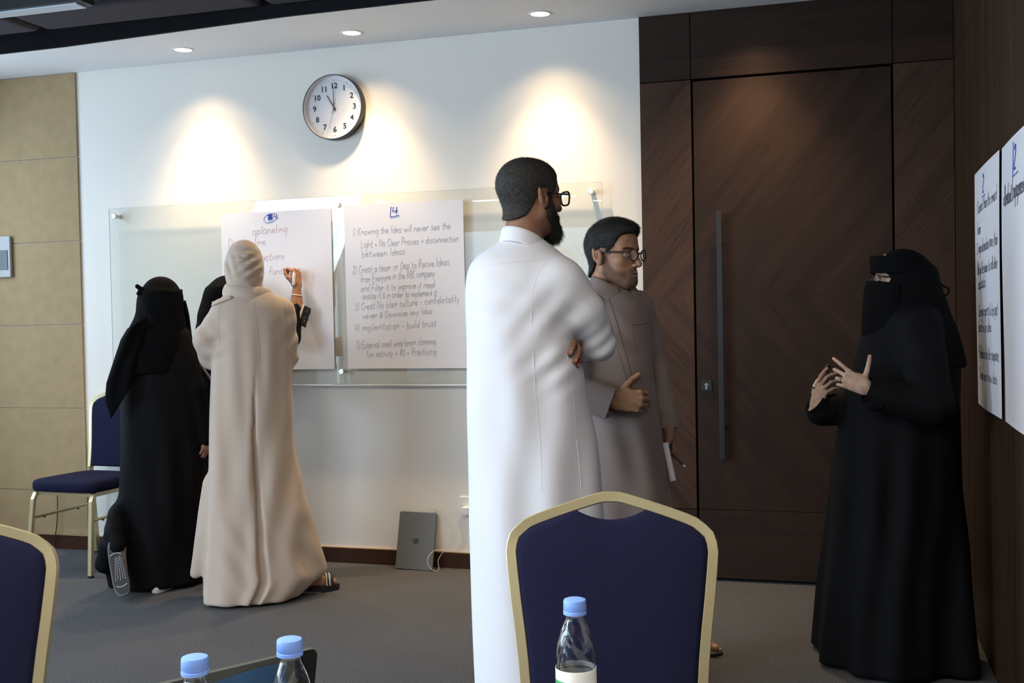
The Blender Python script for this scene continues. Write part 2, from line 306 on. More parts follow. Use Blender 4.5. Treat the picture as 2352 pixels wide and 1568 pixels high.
# ------------------------------------------------------------------ stroke lettering (handwriting)
GL = {
 'a': (.5, ['.42,.5 .1,.52 0,.25 .1,0 .38,.15 .42,.5 .42,.05 .5,0']), 'b': (.48, ['.02,1 .02,0 .3,0 .45,.25 .3,.5 .03,.4']), 'c': (.42, ['.4,.42 .2,.52 0,.25 .15,0 .4,.08']),
 'd': (.5, ['.42,1 .42,0', '.42,.4 .2,.52 0,.25 .15,0 .42,.15']), 'e': (.45, ['.02,.25 .4,.3 .25,.52 .05,.42 .02,.15 .2,0 .42,.1']), 'f': (.36, ['.4,.95 .25,1 .15,.8 .12,0', '0,.5 .32,.5']),
 'g': (.5, ['.42,.45 .15,.52 0,.25 .15,.02 .42,.2 .42,.5 .4,-.3 .15,-.4']), 'h': (.48, ['.02,1 .02,0', '.02,.35 .25,.52 .4,.35 .42,0']), 'i': (.16, ['.06,.5 .06,0', '.07,.7 .09,.72']),
 'j': (.2, ['.1,.5 .08,-.3 -.08,-.35']), 'k': (.44, ['.02,1 .02,0', '.36,.5 .04,.22 .4,0']), 'l': (.16, ['.06,1 .06,.05 .12,0']), 'm': (.7, ['.02,.5 .02,0', '.02,.35 .2,.52 .3,.35 .3,0', '.3,.35 .5,.52 .62,.35 .64,0']),
 'n': (.48, ['.02,.5 .02,0', '.02,.35 .25,.52 .4,.35 .42,0']), 'o': (.48, ['.22,.52 .02,.3 .15,0 .4,.12 .38,.42 .22,.52']), 'p': (.48, ['.02,.5 .02,-.4', '.02,.4 .3,.5 .44,.25 .25,0 .03,.08']),
 'q': (.5, ['.42,.45 .15,.52 0,.25 .15,0 .42,.2', '.42,.5 .42,-.4']), 'r': (.36, ['.02,.5 .02,0', '.02,.3 .2,.5 .36,.45']), 's': (.38, ['.34,.45 .15,.52 .05,.38 .3,.2 .2,0 0,.06']),
 't': (.34, ['.12,.85 .12,.1 .22,0 .32,.06', '0,.55 .3,.55']), 'u': (.48, ['.02,.5 .04,.1 .2,0 .4,.2 .4,.5 .42,0']), 'v': (.42, ['0,.5 .18,0 .38,.5']), 'w': (.64, ['0,.5 .15,0 .3,.4 .45,0 .6,.5']),
 'x': (.42, ['0,.5 .38,0', '.36,.5 0,0']), 'y': (.46, ['0,.5 .18,.05', '.4,.5 .2,0 .05,-.35']), 'z': (.4, ['0,.5 .36,.5 0,0 .38,0']),
 'A': (.6, ['0,0 .28,1 .56,0', '.1,.35 .46,.35']), 'B': (.52, ['.02,0 .02,1 .35,.95 .35,.55 .05,.52 .45,.4 .4,0 .02,0']), 'C': (.55, ['.5,.85 .25,1 0,.5 .2,0 .5,.12']), 'D': (.56, ['.02,0 .02,1 .4,.85 .5,.4 .3,0 .02,0']),
 'E': (.5, ['.45,1 .05,.95 .05,0 .45,0', '.05,.5 .38,.52']), 'F': (.48, ['.45,1 .04,1 .02,0', '.03,.52 .36,.52']), 'I': (.18, ['.08,1 .06,0']), 'K': (.5, ['.03,1 .03,0', '.42,.95 .05,.42 .45,0']),
 'L': (.45, ['.03,1 .03,0 .42,.04']), 'N': (.56, ['.02,0 .03,1 .45,0 .48,1']), 'P': (.5, ['.03,0 .03,1 .4,.95 .42,.55 .04,.48']), 'R': (.52, ['.03,0 .03,1 .4,.92 .38,.55 .04,.5 .46,0']), 'T': (.5, ['0,1 .5,1', '.25,1 .22,0']),
 'O': (.6, ['.28,1 .02,.6 .15,.05 .45,.1 .52,.6 .28,1']), 'S': (.46, ['.42,.9 .15,1 .05,.7 .38,.4 .3,.05 0,.08']),
 '1': (.2, ['.08,1 .08,0']), '2': (.46, ['.03,.8 .2,1 .4,.75 .02,.02 .45,.05']), '3': (.44, ['.03,.95 .35,.85 .15,.55 .4,.3 .2,0 0,.08']), '4': (.46, ['.1,1 .03,.4 .42,.42', '.34,.95 .33,0']), '5': (.44, ['.4,1 .08,1 .05,.6 .35,.5 .35,.1 .02,.03']),
 ')': (.24, ['.02,1.05 .18,.5 .02,-.1']), '-': (.4, ['.03,.35 .33,.37']), '+': (.46, ['.2,.6 .2,.05', '.0,.33 .4,.33']), '.': (.16, ['.05,.03 .08,.05']), '&': (.5, ['.45,.1 .1,.7 .25,.85 .3,.65 .02,.25 .15,0 .45,.35']), '#': (.5, ['.15,.9 .08,0', '.38,.9 .3,0', '0,.62 .48,.65', '0,.3 .45,.32']), '*': (.4, ['0,.5 .35,.1', '.33,.52 .02,.08'])}
def write(mb, text, x, y, size, fn, r=.0011, slope=0., jit=.05, slant=.12, wobble=.08, seed=1, mi=0):
    """adds the strokes of a line of handwriting; fn(x, y) -> point on the sheet"""
    r *= .8
    q = random.Random(seed*131+len(text)); cx = 0
    for ch in text:
        if ch == ' ': cx += size*.36; continue
        w, st = GL.get(ch, (.4, []))
        k = size*(1+q.uniform(-wobble, wobble)); dy = q.uniform(-jit, jit)*size
        for s in st:
            pts = [tuple(map(float, t.split(','))) for t in s.split()]
            if len(pts) > 2: pts = [p[:2] for p in smooth_path(pts, 3)]
            P = []
            for px, py in pts:
                X = cx+(px+slant*py)*k; Yv = py*k+dy
                P.append(fn(x+X, y+Yv+X*slope))
            mb.tube(P, r, 4, mi, caps=False)
        cx += (w+.1)*k
    return cx
def ink(name, c): return mat(name, c, .6, spec=.2)
INK_B = ink('black_ink', (.10, .10, .12)); INK_BLUE = ink('blue_ink', (.03, .07, .38)); INK_RED = ink('faded_red_ink', (.60, .33, .37)); INK_G = ink('grey_ink', (.30, .30, .34))
def papermat():
    m = mat('flipchart_paper', (.775, .765, .81), .75, spec=.15, noise=.03, scale=3); return m
PAPER = papermat()
def sheet_obj(name, P0, ux, uz, w, hgt, nrm, bulge, label, group, nu=24, nv=30, t=.0006, parent=None):
    """hanging flipchart sheet: P0 top-left corner, ux right, uz down, nrm towards the room; bulge(u, v) metres off the wall"""
    P0, ux, uz, nrm = map(Vector, (P0, ux, uz, nrm)); V = []; F = []
    fn = lambda u, v, e=0.: P0+ux*(u*w)+uz*(v*hgt)+nrm*(bulge(u, v)+e)
    for e in (t, 0):
        for j in range(nv+1):
            for i in range(nu+1): V.append(fn(i/nu, j/nv, e))
    n = nu+1; K = n*(nv+1)
    for j in range(nv):
        for i in range(nu):
            a = j*n+i; F.append((a, a+n, a+n+1, a+1)); F.append((K+a, K+a+1, K+a+n+1, K+a+n))
    for i in range(nu): F += [(i, i+1, K+i+1, K+i), (nv*n+i+1, nv*n+i, K+nv*n+i, K+nv*n+i+1)]
    for j in range(nv): F += [(j*n+n, j*n, K+j*n, K+j*n+n), (j*n+nu, j*n+nu+n, K+j*n+nu+n, K+j*n+nu)]
    o = mesh(name, V, F, PAPER, parent, True); o.data.set_sharp_from_angle(angle=math.radians(50)); tag(o, label, 'paper', group)
    pen = lambda x, y: fn(x/w, -y/hgt, t+.0004)     # x right, y up (negative below top edge)
    return o, pen
# ------------------------------------------------------------------ glass writing board
GLASS = glassmat('clear_glass', (.980, .992, .984), 1.5)
gb = empty('glass_board', (-2.633, -.04, 1.0), label='long clear glass writing board on steel standoffs with flipchart sheets taped on', cat='board')
L_ = Matrix.Translation((2.633, .04, -1.0))
def W2(o, root):
    o.matrix_parent_inverse = Matrix.Translation(-Vector(root.location)); return o
o = MB().box((-2.633, -.040, 1.515), (2.952, .006, 1.032), bev=.0012).build('glass_pane', GLASS, gb); W2(o, gb)
EDGE = mat('glass_edge', (.45, .55, .50), .3)
b = MB(); x0, x1, z0, z1 = -4.109, -1.157, .999, 2.031
for c, d in (((-2.633, -.04, z0-.0006), (2.952, .005, .0008)), ((-2.633, -.04, z1+.0006), (2.952, .005, .0008)), ((x0-.0006, -.04, 1.515), (.0008, .005, 1.03)), ((x1+.0006, -.04, 1.515), (.0008, .005, 1.03))): b.box(c, d)
tag(W2(b.build('polished_edge', EDGE, gb), gb), kind='stuff')
for x in (-4.067, -2.633, -1.213):
    for z in (1.984, 1.067):
        b = MB(); R = Matrix.Rotation(math.pi/2, 3, 'X')
        b.lathe([(0, .0125), (.0135, .0125), (.0155, .0105), (.0155, 0), (0, 0)], (x, -.0435, z), 28, R=R); b.lathe([(.0125, 0), (.0125, .036)], (x, -.0005, z), 24, R=R)
        W2(b.build('standoff', STEEL, gb, True, 40), gb)
MB_TR = MB().box((-2.633, -.047, .992), (2.95, .02, .007), bev=.001).build('pen_rail', mat('aluminium', (.55, .56, .56), .4, metal=.6), gb); W2(MB_TR, gb)
# ------------------------------------------------------------------ sheets on the board
def b1(u, v): return .002+.004*v*v+.0012*math.sin(9*u+3*v)+.004*max(0, v-.93)*8*.3
TAPE = mat('clear_tape', (.72, .72, .70), .3)
p2, pen = sheet_obj('flipchart_sheet', (-2.597, -.0455, 1.978), (1, 0, .0), (0.006, 0, -1), .690, .895, (0, -1, 0), b1, 'white flipchart sheet headed 4 with five numbered lines in grey ink', 'flipchart sheets on the glass board')
b = MB(); LN = [(.048, -.165, '1) Knowing the Idea will never see the', .043, .02), (.095, -.235, 'Light + No Clear Prosses + disconnection', .041, .025), (.100, -.285, 'between Ideas.', .041, .03), (.043, -.375, '2) Creat a team or Dep to Recive Ideas.', .045, .05), (.088, -.425, 'from Everyone in the ABC company', .045, .045), (.09, -.473, 'and Filter it to improve it need', .040, .03),
      (.097, -.515, 'analize it & in order to implement it', .040, .02), (.05, -.575, '3) Creat No blam culture - confidintality', .044, .055), (.095, -.622, 'never & Downsize any Idea', .035, .07), (.045, -.69, '4) implimntation - build trust', .043, .045), (.053, -.785, '5) External small wing-brain storming', .042, .04), (.11, -.830, 'fun activity + #3 + Practicing.', .038, .03)]
def fit_line(text, maxw, size):
    w = sum(size*.36 if c == ' ' else (GL.get(c, (.4,))[0]+.1)*size for c in text); return size, min(1, maxw/w)
for i, (x, y, s, z, sl) in enumerate(LN):
    size, k = fit_line(s, .655-x-(0 if i in (1, 7) else .04 if i in (0, 3) else .13), z*.92)
    write(b, s, 0, 0, size, (lambda X, Y_, x=x, y=y, k=k: pen(x+X*k, y+Y_)), .0009, sl*.8, seed=i)
tag(b.build('handwriting', INK_G, p2), kind='stuff')
b = MB()
for P in ([(.278, -.02), (.272, -.075), (.325, -.068)], [(.292, -.022), (.287, -.045), (.318, -.042)], [(.311, -.022), (.309, -.06)]): b.tube([pen(*q) for q in P], .0022, 5)
tag(b.build('heading_mark', INK_BLUE, p2), kind='stuff')
p1, pen1 = sheet_obj('flipchart_sheet', (-3.361, -.0455, 1.964), (1, 0, .004), (0.002, 0, -1), .686, .885, (0, -1, 0), lambda u, v: .002+.005*v*v+.0015*math.sin(7*u+4*v), 'white flipchart sheet with red writing, partly hidden by the writing women', 'flipchart sheets on the glass board')
b = MB()
for i, (x, y, s, z, sl) in enumerate([(.20, -.125, 'aplaneling', .046, .045), (.045, -.185, 'Do', .046, 0), (.165, -.185, 'n line', .046, .02), (.25, -.272, 'actions', .042, .04), (.255, -.355, '- functions', .044, .05), (.06, -.36, 'team', .044, .04), (.07, -.45, 'plan it', .044, .03)]):
    write(b, s, 0, 0, z, (lambda X, Y_, x=x, y=y: pen1(x+X, y+Y_)), .0009, sl, seed=i+40)
tag(b.build('handwriting', INK_RED, p1), kind='stuff')
b = MB()
b.tube([pen1(*q[:2]) for q in smooth_path([(.345, -.012), (.30, -.015), (.272, -.04), (.29, -.062), (.33, -.055), (.362, -.035)], 5)], .0011, 5, caps=False)
b.tube([pen1(*q[:2]) for q in smooth_path([(.295, -.02), (.325, -.018), (.30, -.034), (.326, -.03), (.298, -.043), (.325, -.04), (.302, -.022), (.318, -.045)], 4)], .0035, 5)
for P in ([(.340, -.015), (.334, -.03), (.358, -.028)], [(.353, -.013), (.350, -.042)]): b.tube([pen1(*q) for q in P], .0017, 5)
tag(b.build('heading_mark', INK_BLUE, p1), kind='stuff')
# sheets on the right wall (facing -x), left edge farther away
def b3(u, v): return .003+.004*math.sin(3.0*v+1)+.010*math.sin(math.pi*u)*(.3+.7*v)+.02*max(0, u-.75)*v
p3, pen3 = sheet_obj('flipchart_sheet', (XR-.001, -.862, 1.878), (0, -1, .004), (0.0, 0.006, -1), .70, .905, (-1, 0, 0), b3, 'white flipchart sheet covered in lines of black writing, on the wooden side wall', 'flipchart sheets on the wooden side wall', nu=30)
b = MB(); T3 = [(.10, -.165, '1. Connect them the reward', .05), (.10, -.245, 'Team', .05), (.08, -.32, '2. Giving information more than', .05), (.10, -.40, 'Not use the power to sell other', .048), (.12, -.455, 'and extra', .05), (.09, -.56, '3. Can you express to be part', .05), (.10, -.62, 'based on an idea', .048), (.09, -.72, '4. Celebration for the companies', .048), (.09, -.80, '5. Some more new ideas', .046)]
for i, (x, y, s, z) in enumerate(T3):
    size, k = fit_line(s, .66-x, z); write(b, s, 0, 0, size, (lambda X, Y_, x=x, y=y, k=k: pen3(x+X*k, y+Y_)), .0009, .01, seed=i+70)
b.tube([pen3(.16, -.452), pen3(.33, -.446)], .0022, 4); tag(b.build('handwriting', INK_B, p3), kind='stuff')
b = MB(); write(b, '2', 0, 0, .07, lambda X, Y_: pen3(.29+X, -.10+Y_), .0022); b.tube([pen3(.27, -.115), pen3(.36, -.112)], .002, 4); tag(b.build('heading_mark', INK_BLUE, p3), kind='stuff')
p4, pen4 = sheet_obj('flipchart_sheet', (XR-.001, -1.60, 1.879), (0, -1, .0), (0.0, -.004, -1), .70, .905, (-1, 0, 0), lambda u, v: .003+.003*math.sin(5*v)+.005*math.sin(math.pi*u), 'white flipchart sheet nearest the camera on the wooden side wall, cut by the frame', 'flipchart sheets on the wooden side wall')
b = MB(); write(b, '* Breakout Engagement', 0, 0, .062, lambda X, Y_: pen4(.06+X*.62, -.20+Y_), .0016, .012, seed=5); tag(b.build('handwriting', INK_B, p4), kind='stuff')
b = MB(); write(b, '2', 0, 0, .075, lambda X, Y_: pen4(.31+X, -.105+Y_), .0026); b.tube([pen4(.295, -.02), pen4(.29, -.125), pen4(.39, -.12)], .002, 4); tag(b.build('heading_mark', INK_BLUE, p4), kind='stuff')
# ------------------------------------------------------------------ wall clock
ck = empty('wall_clock', (-2.650, -.002, 2.518), label='round wall clock with black rim and black numerals showing eleven o\'clock', cat='clock')
R = Matrix.Rotation(math.pi/2, 3, 'X')
MB().lathe([(.150, .0), (.1775, .0), (.178, .052), (.1765, .056), (.1735, .056), (.1725, .0545)], n=72, R=R).build('rim', mat('black_rim', (.012, .011, .012), .3), ck, True, 40)
FACE = mat('clock_face', (.78, .77, .79), .6)
MB().lathe([(.1730, .0545), (.1715, .022)], n=72, R=R).build('inner_wall', FACE, ck, True)
MB().lathe([(0, .022), (.172, .022), (.172, .01), (0, .01)], n=64, R=R).build('dial', FACE, ck)
def text_mesh(s, size, M, m, name, parent, extrude=.0006, bold=0):
    cu = bpy.data.curves.new('t', 'FONT'); cu.body = s; cu.size = size; cu.align_x = 'CENTER'; cu.align_y = 'CENTER'; cu.extrude = extrude; cu.offset = bold; cu.resolution_u = 4
    ob = bpy.data.objects.new('t', cu); COL.objects.link(ob); bpy.context.view_layer.update()
    me = bpy.data.meshes.new_from_object(ob.evaluated_get(bpy.context.evaluated_depsgraph_get())); bpy.data.objects.remove(ob); bpy.data.curves.remove(cu)
    me.transform(M); me.materials.clear(); me.materials.append(m); o = bpy.data.objects.new(name, me); return link(o, parent)
NUM = mat('clock_black', (.02, .02, .028), .5)
for k in range(1, 13):
    q = math.radians(90-30*k); rr = .120
    text_mesh(str(k), .042, Matrix.Translation((rr*math.cos(q), -.0228, rr*math.sin(q))) @ Matrix.Rotation(math.pi/2, 4, 'X'), NUM, 'numeral', ck, bold=.0009)
b = MB()
for k in range(60):
    q = math.radians(6*k); r_ = .152; s_ = .0026 if k % 5 == 0 else .0009
    b.lathe([(0, 0), (s_, 0), (s_, .0008), (0, .0008)], (r_*math.cos(q), -.0222, r_*math.sin(q)), 8, R=R)
tag(b.build('minute_dots', NUM, ck), kind='stuff')
def hand_(ang, l, w, y, name, tail=.02, m=NUM):
    q = math.radians(90-ang); d = Vector((math.cos(q), 0, math.sin(q))); n = Vector((-d.z, 0, d.x)); b = MB()
    b.prism([(-tail, w*.6), (l, w*.4), (l, -w*.4), (-tail, -w*.6)], -.0006, .0006, lambda x, yy, e: d*x+n*yy+Vector((0, y+e, 0))); return b.build(name, m, ck)
hand_(329, .082, .005, -.028, 'hour_hand'); hand_(-1, .122, .0035, -.031, 'minute_hand'); hand_(194, .115, .0012, -.034, 'second_hand', .05)
MB().lathe([(0, .018), (.005, .018), (.006, 0), (0, 0)], (0, -.02, 0), 20, R=R).build('hand_cap', mat('brass_cap', (.25, .2, .08), .35, metal=.8), ck)
MB().lathe([(0, .0500), (.1722, .0500)], n=64, R=R).build('front_glass', glassmat('clock_glass', (.985, .985, .985), 1.3), ck)
# ------------------------------------------------------------------ wall control, left edge
wc = empty('wall_control', (-4.90, -.012, 1.775), label='grey wall control panel at the left edge on the tan felt', cat='control panel')
MB().box((0, -.013, 0), (.15, .022, .25), bev=.006).build('faceplate', mat('grey_plastic', (.42, .43, .43), .5), wc)
MB().box((0, -.0255, -.02), (.115, .004, .12), bev=.001).build('display', mat('dark_display', (.03, .045, .05), .2), wc)
# ------------------------------------------------------------------ outlets, cables
def outlet(loc, label, w=.086):
    t = empty('wall_outlet', loc, label=label, cat='outlet')
    MB().box((0, -.005, 0), (w, .010, .086), bev=.002).build('faceplate', WHITEP, t)
    MB().box((w*.24, -.0115, .022), (.012, .004, .022), bev=.001).build('switch', WHITEP, t); return t
outlet((-1.930, 0, .345), 'white wall outlet on the plaster beside the white robe')
pl = empty('charger', (-1.928, -.010, .318), label='white cube charger plugged into the outlet by the white robe', cat='charger')
MB().box((0, -.0225, .0), (.042, .042, .042), bev=.005).build('body', WHITEP, pl)
outlet((-4.555, -.012, .39), 'white wall outlet on the tan felt behind the blue chair')
LAPM = mat('space_grey_aluminium', (.115, .112, .106), .45, metal=.55)
lp = empty('closed_laptop', (-2.208, -.008, 0), label='closed grey laptop standing on its side against the skirting', cat='laptop')
# stands on a short side on the carpet, leaning back on the skirting; local: x along wall, z up along lid, y thickness
Rl = Matrix.Rotation(math.radians(-13.5), 3, 'X') @ Matrix.Rotation(math.radians(1.0), 3, 'Y')
def rrect(w, h_, r_, n=6): return [(sx*(w/2-r_)+r_*math.cos(a), sy*(h_/2-r_)+r_*math.sin(a)) for sx, sy, a0 in ((1, 1, 0), (-1, 1, 90), (-1, -1, 180), (1, -1, 270)) for a in [math.radians(a0+90*k/n) for k in range(n+1)]]
lc = Vector((0, -.052, .1505)); fl = lambda x, y, d: lc+Rl @ Vector((x, d, y))
MB().prism(rrect(.213, .305, .011), -.0075, -.0015, fl).build('lid', LAPM, lp, False); MB().prism(rrect(.212, .304, .011), -.001, .008, fl).build('base', LAPM, lp)
MB().prism(rrect(.208, .300, .01), -.0016, -.0009, fl).build('lid_gap', GAP, lp)
apple = [(-.004, .0135), (-.010, .016), (-.016, .012), (-.018, .004), (-.0165, -.006), (-.012, -.014), (-.006, -.0165), (0, -.015), (.006, -.0165), (.0115, -.014), (.0155, -.008), (.011, -.0045), (.0085, .001), (.0095, .0075), (.0145, .0115), (.010, .0155), (.004, .0145), (0, .013)]
b = MB(); b.prism([(-y*1.0, x*1.0) for x, y in apple], -.0079, -.0074, fl); leaf = [(.001, .0165), (.0005, .0225), (.006, .0265), (.0065, .0205)]
b.prism([(-y, x) for x, y in leaf], -.0079, -.0074, fl); b.build('logo', mat('logo_dark', (.02, .019, .018), .3, metal=.4), lp)
CABLE = mat('white_cable', (.72, .68, .60), .5)
lw_ = Vector(lp.location)
b = MB(); P = [lw_+fl(.086, .153, .002), lw_+fl(.086, .165, .002), (-2.13, -.035, .327), (-2.105, -.03, .332), (-2.07, -.028, .30), (-2.052, -.028, .24), (-2.015, -.03, .19), (-2.02, -.035, .145), (-2.06, -.04, .095), (-2.085, -.06, .05), (-2.075, -.08, .006), (-2.085, -.118, .006), (-2.115, -.128, .035), (-2.120, -.120, .075), (-2.10, -.085, .105), (-2.08, -.055, .105), (-2.02, -.03, .095), (-1.972, -.028, .125), (-1.955, -.026, .18), (-1.975, -.026, .245), (-1.955, -.03, .285), (-1.946, -.034, .30)]
P = [lw_+fl(.086, .166, .002)]+P[2:]
b.tube(smooth_path(P, 6), .0017, 6); cab = b.build('charging_cable', CABLE, None, True); tag(cab, 'thin white charging cable looping from the grey laptop to the charger', 'cable')
b = MB(); b.box(lw_+fl(.086, .1615, .002), (.010, .006, .010), bev=.001); b.build('connector', WHITEP, cab)
b = MB(); b.tube(smooth_path([(-4.545, -.03, .375), (-4.535, -.035, .30), (-4.545, -.03, .18), (-4.56, -.03, .09), (-4.575, -.04, .004), (-4.65, -.09, .004), (-4.85, -.12, .004)], 6), .003, 6); tag(b.build('power_cord', BLACKM, None, True), 'dark cord hanging from the outlet behind the blue chair', 'cord')
# ------------------------------------------------------------------ banquet chairs
GOLD = mat('champagne_gold', (.60, .52, .31), .42, metal=.7, noise=.06, scale=6)
def navy(name, c): return mat(name, c, .92, spec=.12, noise=.12, scale=60, bump=.25, bscale=700)
NAVY = navy('navy_fabric', (.0095, .0108, .034))
HALF = [(0, 0), (.018, -.0006), (.034, -.004), (.08, -.018), (.12, -.031), (.157, -.044), (.180, -.054), (.198, -.068), (.212, -.082), (.219, -.102), (.2215, -.122), (.218, -.160), (.211, -.22), (.203, -.28), (.196, -.34), (.191, -.40), (.189, -.46)]
def chair_parts(root, ZT_=.981, lean=.20):
    """faces -y; the backrest leans back (+y) with height"""
    yb = lambda z: .20+(z-.45)*lean
    back = lambda x, h_: Vector((x, yb(ZT_+h_), ZT_+h_))
    n_ = Vector((0, math.cos(math.atan(lean)), -math.sin(math.atan(lean))))
    prof = [(-x, h_) for x, h_ in HALF[::-1]]+HALF[1:]
    # frame: flat band, .021 wide in the plane, .034 deep
    P2 = np.array(prof); T_ = np.gradient(P2, axis=0); T_ /= np.linalg.norm(T_, axis=1)[:, None]; Nn = np.stack([-T_[:, 1], T_[:, 0]], 1)
    b = MB(); V = []; F = []
    leg = [(.190, .44), (.196, .30), (.205, .15), (.214, .012)]
    def ring(x, h_, nx, nz):
        o_ = back(x, h_)
        for w, d in ((.0, -.0155), (-.0015, -.017), (-.0205, -.017), (-.022, -.0155), (-.022, .0155), (-.0205, .017), (-.0015, .017), (0, .0155)):
            V.append(o_+Vector((nx*w, 0, nz*w))+n_*d)
    for (x, h_), (nx, nz) in zip(prof, Nn): ring(x, h_, nx, nz)
    m = 8
    for i in range(len(prof)-1):
        for j in range(m): F.append((i*m+j, i*m+(j+1) % m, (i+1)*m+(j+1) % m, (i+1)*m+j))
    b.add(V, F); fr = b.build('back_frame', GOLD, root, True, 28)
    for s in (-1, 1):
        b = MB(); P = [back(s*.182, .52-ZT_)]+[Vector((s*(x-.004), yb(.5)+(.5-z)*.16, z)) for x, z in leg]
        V = []; F = []
        for p in P:
            for dx, dy in ((-.010, -.016), (.010, -.016), (.010, .016), (-.010, .016)): V.append(p+Vector((dx, dy, 0)))
        for i in range(len(P)-1):
            for j in range(4): F.append((i*4+j, i*4+(j+1) % 4, i*4+4+(j+1) % 4, i*4+4+j))
        F.append((0, 1, 2, 3)); F.append(tuple(range(len(V)-4, len(V)))); b.add(V, F); lg = b.build('leg', GOLD, root)
        b = MB(); b.box(P[-1]+Vector((0, 0, -.006)), (.024, .036, .012), bev=.002); b.build('foot_cap', BLACKM, lg)
        b = MB(); q0 = Vector((s*.196, -.215, .425)); q1 = Vector((s*.212, -.262, .012))
        Pf = [Vector((s*.192, -.12, .437)), Vector((s*.193, -.18, .437)), Vector((s*.194, -.205, .43)), Vector((s*.196, -.222, .40)), Vector((s*.203, -.24, .22)), q1]
        V = []; F = []
        for i, p in enumerate(Pf):
            t = ((Pf[i+1]-Pf[i-1]) if 0 < i < len(Pf)-1 else (Pf[1]-Pf[0] if i == 0 else Pf[-1]-Pf[-2])).normalized(); nn = Vector((1, 0, 0)).cross(t).normalized()
            for dx, dn in ((-.011, -.011), (.011, -.011), (.011, .011), (-.011, .011)): V.append(p+Vector((dx, 0, 0))+nn*dn)
        for i in range(len(Pf)-1):
            for j in range(4): F.append((i*4+j, i*4+(j+1) % 4, i*4+4+(j+1) % 4, i*4+4+j))
        F.append((0, 1, 2, 3)); F.append(tuple(range(len(V)-4, len(V)))); b.add(V, F); lg = b.build('leg', GOLD, root)
        b = MB(); b.box(q1+Vector((0, 0, -.006)), (.025, .025, .012), bev=.002); b.build('foot_cap', BLACKM, lg)
        b = MB(); b.box((s*.193, .02, .434), (.018, .40, .022), bev=.002); b.build('seat_rail', GOLD, root)
        b = MB(); b.tube([(s*.200, -.232, .30), (s*.194, yb(.5)+.03, .30)], .008, 8); st = b.build('stretcher', GOLD, root)
        b = MB(); b.tube([(s*.199, -.14, .297), (s*.199, -.14, .286)], .006, 8); b.tube([(s*.195, .12, .297), (s*.195, .12, .286)], .006, 8); tag(b.build('glide', BLACKM, st), kind='stuff')
    for yy, ww in ((-.19, .38), (.205, .36)): MB().box((0, yy, .432), (ww, .018, .02), bev=.002).build('seat_rail', GOLD, root)
    # seat cushion: rounded plan, domed, soft edges
    b = MB(); V = []; F = []; n = 48; pl_ = []
    for j in range(n):
        q = 2*math.pi*j/n; cq, sq = math.cos(q), math.sin(q); e = .36
        y = .225*math.copysign(abs(sq)**e, sq); x = (.215-.018*(y/.225))*math.copysign(abs(cq)**e, cq); pl_.append((x, y))
    lay = [(.9, -.031), (.97, -.030), (.995, -.022), (1, -.005), (.995, .012), (.975, .022), (.93, .028), (.7, .033), (.35, .036)]
    for sc, z in lay: V += [(x*sc, -.02+y*sc, .478+z) for x, y in pl_]
    for i in range(len(lay)-1):
        for j in range(n): F.append((i*n+j, i*n+(j+1) % n, (i+1)*n+(j+1) % n, (i+1)*n+j))
    F += [tuple(range(n))[::-1], tuple(range((len(lay)-1)*n, len(lay)*n))]
    b.add(V, F); b.build('seat', NAVY, root, True, 70)
    # backrest pad inside the frame, with the scooped hand hole at the top
    inner = [(x-nx*.0, h_) for (x, h_), (nx, nz) in zip(prof, Nn)]
    ins = [(x-.0205*nx, h_-.0205*nz) for (x, h_), (nx, nz) in zip(prof, Nn)]
    k0 = min(range(len(ins)), key=lambda i: abs(ins[i][0]+.075)+(0 if ins[i][1] > -.2 else 9)); k1 = len(ins)-1-k0
    scoop = [(x, -.058-.004*0+(-.022*(1-(x/.075)**2))+.022*0-.0+(0.021 if abs(x) > .0745 else 0)) for x in np.linspace(-.075, .075, 13)]
    scoop = [(x, -.036-.021*(1-(x/.075)**2)) for x in np.linspace(-.075, .075, 13)]
    out = ins[:k0]+scoop+ins[k1+1:]; out = [(x, max(h_, -.455)) for x, h_ in out]
    cxm, chm = 0, -.25; b = MB(); V = []; F = []; n = len(out)
    lay = [(1, 0), (.995, -.013), (.975, -.0185), (.93, -.0215), (.6, -.024), (.2, -.025)]
    for sgn in (1, -1):
        for sc, d in lay:
            for x, h_ in out: V.append(back(cxm+(x-cxm)*sc, chm+(h_-chm)*sc)+n_*d*sgn)
    m = len(lay)
    for sd in range(2):
        B = sd*m*n
        for i in range(m-1):
            for j in range(n):
                q = (B+i*n+j, B+i*n+(j+1) % n, B+(i+1)*n+(j+1) % n, B+(i+1)*n+j); F.append(q if sd else q[::-1])
        F.append(tuple(B+(m-1)*n+j for j in range(n))[::(1 if sd else -1)])
    b.add(V, F); b.build('backrest', NAVY, root, True, 60)
def copy_tree(o, parent=None):
    c = o.copy(); COL.objects.link(c); c.parent = parent
    for ch in list(o.children): copy_tree(ch, c)
    return c
ch0 = empty('banquet_chair', (-.41, -3.591, 0), label='gold framed navy banquet chair in front of the white robed man', cat='chair', group='banquet chairs')
chair_parts(ch0); ch0.rotation_euler.z = .20
ch1 = copy_tree(ch0); ch1.location = (-1.588, -4.045, 0); ch1.rotation_euler.z = .55; ch1['label'] = 'gold framed navy banquet chair cut by the bottom left corner'
ch2 = copy_tree(ch0); ch2.location = (-4.05, -.355, 0); ch2.rotation_euler.z = math.radians(-3); ch2['label'] = 'gold framed blue banquet chair standing against the wall, seat empty'
